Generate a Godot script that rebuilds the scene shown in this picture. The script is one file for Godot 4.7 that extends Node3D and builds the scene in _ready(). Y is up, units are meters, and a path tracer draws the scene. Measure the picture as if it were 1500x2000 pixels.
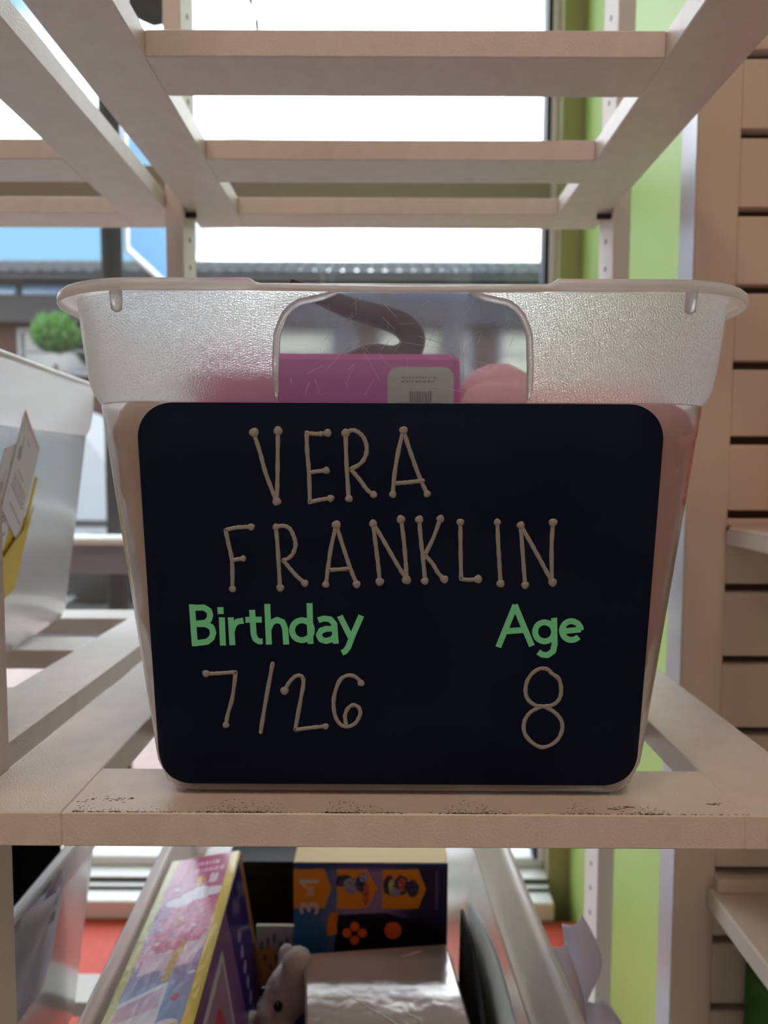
extends Node3D

const H := 1.2            # eye height above the shop floor; the heights below are measured from the eye
const HALF_X := 0.1418    # storage bin: half width and half length at its foot
const HALF_Z := 0.2235
const FOOT_R := 0.012     # corner radius at the foot
const SLOPE := 0.1313     # draft of the bin's lower walls
var used := {}
var M := {}
var rng := RandomNumberGenerator.new()

var WRITING := {
	"V": [[[-7656,17002,-7354,15952,-7096,14890,-6647,13621,-6555,13425], [-6396,17121,-6458,15378,-6509,14113,-6555,13425]], [-7637,17002,256,-6396,17102,236,-6555,13405,236]],
	"E": [[[-4922,17013,-4910,16058,-4833,14900,-4810,13354], [-4923,16984,-4371,16949,-3846,16998], [-4832,14929,-4398,14999,-3936,15049], [-4809,13363,-4323,13484,-3740,13575]], [-3846,16998,216,-4199,16949,147,-3936,15049,197,-3720,13575,197]],
	"R": [[[-2913,17002,-2875,15393,-2771,13569], [-2913,17002,-2560,17146,-2227,17024,-1942,16692,-1819,16167,-1944,15686,-2232,15347,-2666,15123], [-2666,15123,-2234,14619,-1801,14035,-1462,13782]], [-2913,17002,226,-2761,13569,206,-1462,13782,197]],
	"A": [[[74,17147,-166,16174,-368,14919,-457,13796], [74,17147,389,16176,885,14827,1333,13853], [-364,14384,311,14436,1110,14536]], [74,17147,226,-457,13796,197,1343,13843,197,1110,14536,108]],
	"F": [[[-9305,11842,-9185,11118,-9026,10104,-9063,8593], [-9305,11842,-8742,11975,-7939,12028], [-9034,10176,-8805,10228,-8438,10290]], [-7939,12018,197,-8438,10290,177,-9053,8593,197]],
	"R2": [[[-6639,12034,-6568,10928,-6495,8678], [-6639,12034,-6247,12086,-5908,11937,-5692,11487,-5613,11034,-5760,10577,-5992,10322,-6290,10198], [-6290,10198,-5955,9761,-5568,9301,-5158,8943]], [-6629,12024,187,-6485,8668,216,-5158,8932,206]],
	"A2": [[[-3433,12148,-3719,10941,-3877,9924,-4018,8896], [-3433,12148,-3080,10944,-2693,9725,-2370,8904], [-3860,9668,-2772,9755]], [-3433,12148,246,-4028,8876,197,-2370,8884,216,-2772,9745,98]],
	"N": [[[-1490,12237,-1361,11154,-1211,9936,-1130,9044], [-1490,12237,-1019,11458,-225,10043,306,9175], [-19,12483,138,11362,269,9943,326,9175]], [-1490,12237,216,-1130,9034,236,-19,12463,236,307,9144,256,252,9636,88]],
	"K": [[[945,12467,1048,11366,1193,10152,1308,9076], [2064,12522,1712,11470,1285,10559], [1286,10508,1687,10052,1993,9542,2346,9184]], [945,12457,226,1288,9086,216,2065,12502,216,2336,9184,226,1240,10305,88]],
	"L": [[[3121,12328,3164,10973,3237,9219], [3237,9209,3634,9159,4138,9203]], [3121,12318,206,4138,9203,236]],
	"I": [[[5070,12336,5176,10982,5270,9967,5365,8961]], [5070,12336,197,5365,8961,226]],
	"N2": [[[6315,12172,6501,10481,6686,8895], [6315,12172,7020,10990,7661,9876,8136,9036], [8014,12320,8001,10995,8115,9057]], [6315,12172,216,6686,8885,216,8014,12320,236,8156,9036,236]],
	"7": [[[-10699,3721,-10261,3724,-9056,3817], [-9056,3817,-9295,2306,-9589,1309,-9717,661]], [-10699,3721,216,-9717,661,197]],
	"/": [[[-7006,4336,-7216,3304,-7576,1430,-7786,222]], [-7786,222,98]],
	"2": [[[-6392,2728,-6095,3255,-5730,3605,-5425,3585,-5330,3204,-5501,2216,-5846,379], [-5846,379,-5119,495,-4135,612]], [-6392,2728,236,-4135,601,187]],
	"6": [[[-2145,3199,-2419,3546,-2877,3653,-3338,3324,-3654,2336,-3642,1451,-3410,840,-2998,585,-2481,789,-2201,1348,-2272,1736,-2579,1900,-2889,1677,-3046,1232,-2997,786]], [-2145,3199,197,-2966,786,88]],
	"8": [[[8351,3840,8137,4056,7729,4108,7285,3813,7003,3268,6979,2611,7203,2172,7625,1898,7986,1867,8565,1571,9002,1073,9113,515,8907,-104,8460,-502,7945,-595,7412,-281,7005,279,6977,951,7234,1453,7633,1732,7986,1867,8494,1958,8837,2291,8931,2840,8775,3495,8351,3840]], [8351,3840,79,7986,1867,59]],
}
var VINYL := {
	"B": [[-11283,7714,-11235,5325], [-11282,7526,-10651,7549,-10379,7373,-10319,7121,-10401,6847,-10589,6688,-11225,6611], [-11225,6611,-10562,6604,-10269,6425,-10191,6119,-10295,5799,-10567,5585,-11227,5507]],
	"i": [[-9693,6988,-9697,5375], [-9750,7564,-9745,7187]],
	"r": [[-9212,6990,-9180,5399], [-9169,6251,-9056,6590,-8849,6760,-8526,6814]],
	"t": [[-8036,7416,-7998,6044,-7917,5758,-7719,5620,-7517,5621], [-8414,6857,-7531,6872]],
	"h": [[-7206,7765,-7179,5441], [-7185,6314,-7004,6706,-6699,6865,-6401,6740,-6269,6371,-6229,5457]],
	"d": [[-4918,7817,-4905,5495], [-4812,6283,-4840,6463,-4908,6621,-5026,6747,-5175,6820,-5345,6851,-5516,6818,-5668,6744,-5791,6617,-5865,6458,-5899,6278,-5872,6097,-5805,5938,-5687,5811,-5537,5738,-5366,5706,-5194,5739,-5041,5815,-4918,5943,-4845,6102,-4812,6283]],
	"a": [[-4463,6855,-4161,6951,-3810,6911,-3592,6648,-3522,5513], [-3565,6363,-4017,6372,-4320,6264,-4444,6009,-4327,5754,-4045,5660,-3722,5768,-3538,5992]],
	"y": [[-3287,7103,-2713,5890], [-2126,7129,-2612,5965,-2837,5324,-3021,5066,-3193,4990]],
	"A": [[6204,7777,5361,5354], [6164,7777,7194,5438], [5721,6271,6772,6361]],
	"g": [[8374,6252,8335,6422,8257,6580,8141,6695,7987,6768,7825,6799,7667,6767,7520,6692,7415,6576,7352,6417,7329,6247,7367,6078,7444,5919,7560,5803,7715,5729,7877,5698,8037,5730,8184,5806,8289,5923,8352,6083,8374,6252], [8324,7044,8429,5540,8368,5134,8076,4907,7772,4938,7563,5087]],
	"e": [[8814,6276,9812,6397], [9814,6355,9786,6503,9708,6629,9612,6745,9487,6818,9355,6859,9214,6869,9076,6826,8960,6752,8875,6646,8812,6509,8789,6371,8807,6223,8864,6085,8951,5958,9067,5863,9201,5811,9343,5790,9473,5812,9600,5876,9705,5973]],
}

# ---------------------------------------------------------------- names and nodes
func V(x: float, y: float, z: float) -> Vector3:
	return Vector3(x, y + H, z)

func numbered(called: String) -> String:
	var n: int = used.get(called, 0)
	used[called] = n + 1
	return called if n == 0 else "%s_%03d" % [called, n]

func thing(called: String, label: String, category: String, at := Vector3.ZERO, group := "") -> Node3D:
	var o := Node3D.new()
	o.name = numbered(called)
	add_child(o, true)
	o.position = at
	tag(o, label, category, group)
	return o

func tag(o: Node3D, label: String, category: String, group := "") -> void:
	o.set_meta("label", label)
	o.set_meta("category", category)
	if group:
		o.set_meta("group", group)

func commit(called: String, st: SurfaceTool, material: Material, parent: Node = null) -> MeshInstance3D:
	st.generate_normals()
	var o := MeshInstance3D.new()
	o.mesh = st.commit()
	o.mesh.surface_set_material(0, material)
	if parent == null:
		o.name = numbered(called)
		add_child(o, true)
	else:
		o.name = called
		parent.add_child(o, true)
	return o

func struct(called: String, st: SurfaceTool, material: Material, parent: Node = null) -> MeshInstance3D:
	var o := commit(called, st, material, parent)
	if parent == null:
		o.set_meta("kind", "structure")
	return o

# ---------------------------------------------------------------- shapes (a, b, c, d run anticlockwise seen from outside)
func mb(smooth := false) -> SurfaceTool:
	var st := SurfaceTool.new()
	st.begin(Mesh.PRIMITIVE_TRIANGLES)
	st.set_smooth_group(0 if smooth else -1)
	return st

func tri(st: SurfaceTool, a: Vector3, b: Vector3, c: Vector3) -> void:
	st.add_vertex(a); st.add_vertex(c); st.add_vertex(b)

func quad(st: SurfaceTool, a: Vector3, b: Vector3, c: Vector3, d: Vector3) -> void:
	tri(st, a, b, c); tri(st, a, c, d)

# a box with chamfered edges
func bx(st: SurfaceTool, lo: Vector3, hi: Vector3, ch := 0.0006, t := Transform3D()) -> void:
	var c := (lo + hi) / 2.0
	var h := (hi - lo) / 2.0
	ch = minf(ch, minf(h.x, minf(h.y, h.z)) * 0.8)
	var ax := [Vector3.RIGHT, Vector3.UP, Vector3.BACK]
	for a in 3:
		var b := (a + 1) % 3
		var e := (a + 2) % 3
		for s: float in [-1.0, 1.0]:
			var n: Vector3 = ax[a] * h[a] * s
			var u: Vector3 = ax[b] * (h[b] - ch)
			var v: Vector3 = ax[e] * (h[e] - ch) * s
			quad(st, t * (c + n - u - v), t * (c + n + u - v), t * (c + n + u + v), t * (c + n - u + v))
	for a in 3:
		var b := (a + 1) % 3
		var e := (a + 2) % 3
		for sb: float in [-1.0, 1.0]:
			for se: float in [-1.0, 1.0]:
				var u: Vector3 = ax[a] * (h[a] - ch)
				var p: Vector3 = ax[b] * h[b] * sb + ax[e] * (h[e] - ch) * se
				var q: Vector3 = ax[b] * (h[b] - ch) * sb + ax[e] * h[e] * se
				if sb * se < 0:
					quad(st, t * (c + p - u), t * (c + p + u), t * (c + q + u), t * (c + q - u))
				else:
					quad(st, t * (c + q - u), t * (c + q + u), t * (c + p + u), t * (c + p - u))
	for sx: float in [-1.0, 1.0]:
		for sy: float in [-1.0, 1.0]:
			for sz: float in [-1.0, 1.0]:
				var s := Vector3(sx, sy, sz)
				var i := h - Vector3(ch, ch, ch)
				var p := c + Vector3(h.x, i.y, i.z) * s
				var q := c + Vector3(i.x, h.y, i.z) * s
				var r := c + Vector3(i.x, i.y, h.z) * s
				if sx * sy * sz > 0:
					tri(st, t * p, t * q, t * r)
				else:
					tri(st, t * p, t * r, t * q)

func box(called: String, lo: Vector3, hi: Vector3, m: Material, parent: Node = null, ch := 0.0006) -> MeshInstance3D:
	var st := mb()
	bx(st, lo, hi, ch)
	return commit(called, st, m, parent)

func frame_of(d: Vector3) -> Basis:
	var z := d.normalized()
	var x := (Vector3.UP if absf(z.y) < 0.95 else Vector3.RIGHT).cross(z).normalized()
	return Basis(x, z.cross(x), z)

# a tube of varying radius along points
func tube(st: SurfaceTool, pts: Array, radii: Array, sides := 12, flat := 1.0) -> void:
	var rings := []
	var side := Vector3.ZERO
	for i in pts.size():
		var p: Vector3 = pts[i]
		var d: Vector3 = (pts[mini(i + 1, pts.size() - 1)] as Vector3) - (pts[maxi(i - 1, 0)] as Vector3)
		var b := frame_of(d)
		if i > 0:
			var x := (side - b.z * side.dot(b.z)).normalized()
			b = Basis(x, b.z.cross(x), b.z)
		side = b.x
		var r: float = radii[mini(i, radii.size() - 1)]
		var ring := []
		for k in sides:
			var a := TAU * k / sides
			ring.append(p + b.x * cos(a) * r + b.y * sin(a) * r * flat)
		rings.append(ring)
	for i in rings.size() - 1:
		for k in sides:
			var n := (k + 1) % sides
			quad(st, rings[i][k], rings[i][n], rings[i + 1][n], rings[i + 1][k])
	for k in sides:
		var n := (k + 1) % sides
		tri(st, pts[0], rings[0][n], rings[0][k])
		tri(st, pts[-1], rings[-1][k], rings[-1][n])

# an outline (anticlockwise, in the x-y plane of t) given a thickness along z
func slab(st: SurfaceTool, outline: PackedVector2Array, z0: float, z1: float, t := Transform3D()) -> void:
	var o := outline.duplicate()
	if Geometry2D.is_polygon_clockwise(o):
		o.reverse()
	var idx := Geometry2D.triangulate_polygon(o)
	for i in range(0, idx.size(), 3):
		var a := o[idx[i]]
		var b := o[idx[i + 1]]
		var c := o[idx[i + 2]]
		if (b - a).cross(c - a) < 0:
			var s := b
			b = c
			c = s
		tri(st, t * Vector3(a.x, a.y, z1), t * Vector3(b.x, b.y, z1), t * Vector3(c.x, c.y, z1))
		tri(st, t * Vector3(a.x, a.y, z0), t * Vector3(c.x, c.y, z0), t * Vector3(b.x, b.y, z0))
	for i in o.size():
		var a := o[i]
		var b := o[(i + 1) % o.size()]
		quad(st, t * Vector3(a.x, a.y, z0), t * Vector3(b.x, b.y, z0), t * Vector3(b.x, b.y, z1), t * Vector3(a.x, a.y, z1))

# a bent sheet through a grid of points (rows of equal length), with a thickness
func sheet(st: SurfaceTool, rows: Array, thick: float) -> void:
	var nr := rows.size()
	var nc: int = rows[0].size()
	var back := []
	for r in nr:
		var line := []
		for c in nc:
			var du: Vector3 = (rows[r][mini(c + 1, nc - 1)] as Vector3) - (rows[r][maxi(c - 1, 0)] as Vector3)
			var dv: Vector3 = (rows[mini(r + 1, nr - 1)][c] as Vector3) - (rows[maxi(r - 1, 0)][c] as Vector3)
			line.append((rows[r][c] as Vector3) - du.cross(dv).normalized() * thick)
		back.append(line)
	for r in nr - 1:
		for c in nc - 1:
			quad(st, rows[r][c], rows[r][c + 1], rows[r + 1][c + 1], rows[r + 1][c])
			quad(st, back[r][c + 1], back[r][c], back[r + 1][c], back[r + 1][c + 1])
	for c in nc - 1:
		quad(st, rows[0][c], back[0][c], back[0][c + 1], rows[0][c + 1])
		quad(st, rows[-1][c + 1], back[-1][c + 1], back[-1][c], rows[-1][c])
	for r in nr - 1:
		quad(st, rows[r + 1][0], back[r + 1][0], back[r][0], rows[r][0])
		quad(st, rows[r][-1], back[r][-1], back[r + 1][-1], rows[r + 1][-1])

# printed face: a thin printed panel laid on a box; u runs along right, v along down
func print_face(called: String, m: Material, corner: Vector3, right: Vector3, down: Vector3, parent: Node) -> MeshInstance3D:
	var st := mb()
	var n := down.cross(right).normalized() * 0.0003
	var p := [corner + n, corner + down + n, corner + down + right + n, corner + right + n]
	var uv := [Vector2(0, 0), Vector2(0, 1), Vector2(1, 1), Vector2(1, 0)]
	for k: int in [0, 2, 1, 0, 3, 2]:
		st.set_uv(uv[k])
		st.add_vertex(p[k])
	for k in 4:
		var a: Vector3 = p[k]
		var b: Vector3 = p[(k + 1) % 4]
		st.set_uv(uv[k])
		quad(st, a, a - n, b - n, b)
	return commit(called, st, m, parent)

# rounded rectangle outline
func rounded(x0: float, y0: float, x1: float, y1: float, r: float, n := 6) -> PackedVector2Array:
	var o := PackedVector2Array()
	var cs := [Vector2(x1 - r, y0 + r), Vector2(x1 - r, y1 - r), Vector2(x0 + r, y1 - r), Vector2(x0 + r, y0 + r)]
	for k in 4:
		for i in n + 1:
			var a := -PI / 2 + PI / 2 * (k + float(i) / n)
			o.append(cs[k] + Vector2(cos(a), sin(a)) * r)
	return o

# soft bodies: tapered capsules joined with a smooth minimum, meshed as surface nets
func blob(st: SurfaceTool, caps: Array, cell: float, k := 0.012, fuzz: FastNoiseLite = null, amp := 0.0) -> void:
	var lo := Vector3(1e9, 1e9, 1e9)
	var hi := -lo
	for c: Array in caps:
		for e in 2:
			var p: Vector3 = c[e]
			var r: float = c[2 + e] + k + cell * 2 + amp
			lo = lo.min(p - Vector3(r, r, r))
			hi = hi.max(p + Vector3(r, r, r))
	var n := Vector3i(((hi - lo) / cell).ceil()) + Vector3i.ONE
	var f := PackedFloat32Array()
	f.resize(n.x * n.y * n.z)
	for z in n.z:
		for y in n.y:
			for x in n.x:
				var p := lo + Vector3(x, y, z) * cell
				var d := 1e3
				for c: Array in caps:
					var a: Vector3 = c[0]
					var ab: Vector3 = c[1] - a
					var t := clampf((p - a).dot(ab) / maxf(ab.length_squared(), 1e-9), 0, 1)
					var e := (p - a - ab * t).length() - lerpf(c[2], c[3], t)
					var h := clampf(0.5 + 0.5 * (d - e) / k, 0, 1)
					d = lerpf(d, e, h) - k * h * (1 - h)
				if fuzz and absf(d) < amp * 3 + cell:
					d += fuzz.get_noise_3d(p.x, p.y, p.z) * amp
				f[x + n.x * (y + n.y * z)] = d
	var at := {}
	var off := [0, 1, n.x, n.x + 1, n.x * n.y, n.x * n.y + 1, n.x * n.y + n.x, n.x * n.y + n.x + 1]
	for z in n.z - 1:
		for y in n.y - 1:
			for x in n.x - 1:
				var i := x + n.x * (y + n.y * z)
				var s := Vector3.ZERO
				var m := 0
				for e: Array in [[0, 1], [2, 3], [4, 5], [6, 7], [0, 2], [1, 3], [4, 6], [5, 7], [0, 4], [1, 5], [2, 6], [3, 7]]:
					var fa := f[i + off[e[0]]]
					var fb := f[i + off[e[1]]]
					if (fa < 0) != (fb < 0):
						var t := fa / (fa - fb)
						var pa := Vector3(e[0] & 1, (e[0] >> 1) & 1, e[0] >> 2)
						var pb := Vector3(e[1] & 1, (e[1] >> 1) & 1, e[1] >> 2)
						s += pa.lerp(pb, t)
						m += 1
				if m:
					at[i] = lo + (Vector3(x, y, z) + s / m) * cell
	var step := [1, n.x, n.x * n.y]
	for i: int in at:
		for a in 3:
			var j: int = i + step[a]
			if j < f.size() and (f[i] < 0) != (f[j] < 0):
				var b: int = step[(a + 1) % 3]
				var c: int = step[(a + 2) % 3]
				if at.has(i - b) and at.has(i - c) and at.has(i - b - c):
					if f[i] < 0:
						quad(st, at[i - b - c], at[i - c], at[i], at[i - b])
					else:
						quad(st, at[i - b - c], at[i - b], at[i], at[i - c])

# ---------------------------------------------------------------- materials
func noise(freq: float, seed_: int, octaves := 4) -> FastNoiseLite:
	var n := FastNoiseLite.new()
	n.noise_type = FastNoiseLite.TYPE_SIMPLEX_SMOOTH
	n.frequency = freq
	n.seed = seed_
	n.fractal_octaves = octaves
	return n

func relief(freq: float, seed_: int, bump: float, size := 256) -> NoiseTexture2D:
	var t := NoiseTexture2D.new()
	t.width = size
	t.height = size
	t.seamless = true
	t.noise = noise(freq, seed_)
	t.as_normal_map = true
	t.bump_strength = bump
	return t

func tones(freq: float, seed_: int, a: Color, b: Color, size := 256) -> NoiseTexture2D:
	var t := NoiseTexture2D.new()
	t.width = size
	t.height = size
	t.seamless = true
	t.noise = noise(freq, seed_)
	var g := Gradient.new()
	g.set_color(0, a)
	g.set_color(1, b)
	t.color_ramp = g
	return t

func mat(c: Color, rough := 0.6, spec := 0.5) -> StandardMaterial3D:
	var m := StandardMaterial3D.new()
	m.albedo_color = c
	m.roughness = rough
	m.metallic_specular = spec
	return m

func grained(m: StandardMaterial3D, normal: Texture2D, scale: float, strength: float, albedo: Texture2D = null) -> StandardMaterial3D:
	m.uv1_triplanar = true
	m.uv1_scale = Vector3.ONE * scale
	if normal:
		m.normal_enabled = true
		m.normal_texture = normal
		m.normal_scale = strength
	if albedo:
		m.albedo_texture = albedo
	return m

func printed(im: Image, rough := 0.5) -> StandardMaterial3D:
	var m := mat(Color.WHITE, rough)
	m.albedo_texture = ImageTexture.create_from_image(im)
	m.texture_repeat = false
	return m

func plastic(rough: float, milk: float, glow: float, ior := 0.045) -> StandardMaterial3D:
	var m := mat(Color(0.95, 0.945, 0.945, milk), rough)
	m.transparency = BaseMaterial3D.TRANSPARENCY_ALPHA
	m.refraction_enabled = true
	m.refraction_scale = ior
	m.backlight_enabled = glow > 0
	m.backlight = Color(glow, glow, glow)
	return m

func make_materials() -> void:
	var orange_peel := relief(0.15, 3, 2.5)
	M.paint = grained(mat(Color(0.88, 0.86, 0.845), 0.36, 0.5), orange_peel, 14.0, 0.35, tones(0.012, 5, Color(0.965, 0.96, 0.955), Color(1, 1, 1)))
	M.post = grained(mat(Color(0.86, 0.84, 0.83), 0.55, 0.4), orange_peel, 14.0, 0.25)
	M.chip = mat(Color(0.16, 0.11, 0.08), 0.9)
	M.hole = mat(Color(0.30, 0.30, 0.32), 0.8)
	M.pin = mat(Color(0.10, 0.09, 0.09), 0.5)
	M.plastic = plastic(0.15, 0.07, 0.26)
	M.frosted = grained(plastic(0.38, 0.05, 0.42), relief(0.16, 9, 5.0, 512), 9.0, 0.5)
	M.clear = plastic(0.08, 0.10, 0.16)
	M.clear.albedo_color = Color(0.90, 0.92, 1.0, 0.10)
	M.rim = plastic(0.28, 0.12, 0.7)
	M.board = mat(Color(0.10, 0.14, 0.23), 0.55, 0.13)
	M.board = grained(M.board, null, 4.0, 0.0, tones(0.01, 21, Color(0.8, 0.8, 0.85), Color(1, 1, 1)))
	M.chalk = mat(Color(0.60, 0.60, 0.60), 0.35, 0.5)
	M.chalk.clearcoat_enabled = true
	M.chalk.clearcoat = 0.6
	M.chalk.clearcoat_roughness = 0.2
	M.vinyl = mat(Color(0.50, 0.93, 0.72), 0.5, 0.4)
	M.green_wall = grained(mat(Color(0.66, 0.80, 0.46), 0.4, 0.4), orange_peel, 6.0, 0.3)
	M.white_wall = grained(mat(Color(0.86, 0.82, 0.78), 0.7), orange_peel, 6.0, 0.3)
	M.red_floor = grained(mat(Color(0.80, 0.33, 0.27), 0.5, 0.4), orange_peel, 8.0, 0.2, tones(0.02, 8, Color(0.93, 0.92, 0.92), Color(1, 1, 1)))
	M.frame = mat(Color(0.90, 0.91, 0.92), 0.35)
	M.gasket = mat(Color(0.05, 0.055, 0.07), 0.5)
	M.glass = mat(Color(0.9, 0.96, 0.96, 0.04), 0.0)
	M.glass.transparency = BaseMaterial3D.TRANSPARENCY_ALPHA
	M.slat = grained(mat(Color(0.84, 0.80, 0.76), 0.5, 0.4), orange_peel, 10.0, 0.2)
	M.groove = mat(Color(0.30, 0.26, 0.24), 0.7)
	M.silver = mat(Color(0.80, 0.80, 0.84), 0.35)
	M.silver.metallic = 0.3

# ---------------------------------------------------------------- the storage bin
func ring_point(kind: int, t: float, s: float, y: float) -> Vector3:
	# kind 0..3: front, right, back, left straight runs (t = the coordinate along it); 4..7: the corners after them (t = 0..1)
	var r := FOOT_R + s
	var sx := HALF_X - FOOT_R
	var sz := HALF_Z - FOOT_R
	match kind:
		0: return Vector3(t, y, HALF_Z + s)
		1: return Vector3(HALF_X + s, y, -t)
		2: return Vector3(-t, y, -HALF_Z - s)
		3: return Vector3(-HALF_X - s, y, t)
	var c: Vector3 = [Vector3(sx, y, sz), Vector3(sx, y, -sz), Vector3(-sx, y, -sz), Vector3(-sx, y, sz)][kind - 4]
	var a := PI / 2 - (kind - 4) * PI / 2 - t * PI / 2
	return c + Vector3(cos(a), 0, sin(a)) * r

func window_half(y: float) -> float:
	var at := [[0.2218, 0.0637], [0.2400, 0.0632], [0.2539, 0.0622], [0.2590, 0.0604], [0.2637, 0.0581], [0.2672, 0.0548], [0.2697, 0.0509], [0.2712, 0.0455], [0.2721, 0.0397], [0.2733, 0.0345], [0.2745, 0.0318]]
	for i in at.size() - 1:
		if y <= at[i + 1][0]:
			return lerpf(at[i][1], at[i + 1][1], clampf((y - at[i][0]) / (at[i + 1][0] - at[i][0]), 0, 1))
	return 0.0318

func bin_columns() -> Array:
	# [kind, t, window share or NAN]: where t is NAN the point lies on the clear window, share -1..1 of its half width
	var out := []
	for side: int in 4:
		var run := (HALF_X if side % 2 == 0 else HALF_Z) - FOOT_R
		if side % 2 == 0:
			for x: float in [-run, -0.105, -0.088, -0.0745, -0.0705, -0.067]:
				out.append([side, x, 9.0])
			for k in 13:
				out.append([side, 0.0, -1.0 + k / 6.0])
			for x: float in [0.067, 0.0705, 0.0745, 0.088, 0.105]:
				out.append([side, x, 9.0])
		else:
			for k in 7:
				out.append([side, lerpf(-run, run, k / 7.0), 9.0])
		if side % 2 == 0:
			out.append([side, run, 9.0])
		else:
			out.append([side, run, 9.0])
		for k in range(1, 8):
			out.append([4 + side, k / 8.0, 9.0])
	return out

func bin_vertex(c: Array, p: Vector2) -> Vector3:
	var x: float = c[1]
	if c[2] < 2.0:
		x = c[2] * window_half(p.y)
	var y := p.y
	if (c[0] == 0 or c[0] == 2) and p.x > 0.0352 and p.y > 0.2725 and absf(x) < 0.0740:
		var share := clampf((p.y - 0.2727) / 0.0065, 0, 1)
		var sag := 0.5 + 0.5 * cos(x / 0.0705 * PI)
		y -= smoothstep(0.0740, 0.0700, absf(x)) * (0.0026 * share + 0.0010 * sag)
	var v := ring_point(c[0], x, p.x, y)
	if y < 0.022:   # the foot is rounded off at both ends of the front
		v.x -= signf(v.x) * (0.022 - sqrt(0.022 * 0.022 - pow(0.022 - y, 2.0))) * 0.75 * smoothstep(0.10, 0.142, absf(v.x))
	if c[0] == 1 or c[0] == 3:   # long walls bow in a little
		v.x -= signf(v.x) * 0.002 * (1.0 - pow(v.z / 0.22, 2.0)) * smoothstep(0.0, 0.25, p.y)
	return v

# faces between neighbouring profile points; pick: 0 all, 1 leave the window out, 2 the front window only, 3 the back window only
func bin_skin(st: SurfaceTool, cols: Array, prof: Array, pick: int) -> void:
	var n := cols.size()
	for i in prof.size() - 1:
		for j in n:
			var a: Array = cols[j]
			var b: Array = cols[(j + 1) % n]
			var win: bool = a[2] < 2.0 and b[2] < 2.0
			if (pick == 1 and win) or (pick >= 2 and not (win and a[0] == (0 if pick == 2 else 2))):
				continue
			quad(st, bin_vertex(a, prof[i]), bin_vertex(b, prof[i]), bin_vertex(b, prof[i + 1]), bin_vertex(a, prof[i + 1]))

func bin_cap(st: SurfaceTool, cols: Array, p: Vector2, up: bool) -> void:
	var n := cols.size()
	for j in n:
		var a := bin_vertex(cols[j], p)
		var b := bin_vertex(cols[(j + 1) % n], p)
		if up:
			tri(st, Vector3(0, p.y, 0), a, b)
		else:
			tri(st, Vector3(0, p.y, 0), b, a)

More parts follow.
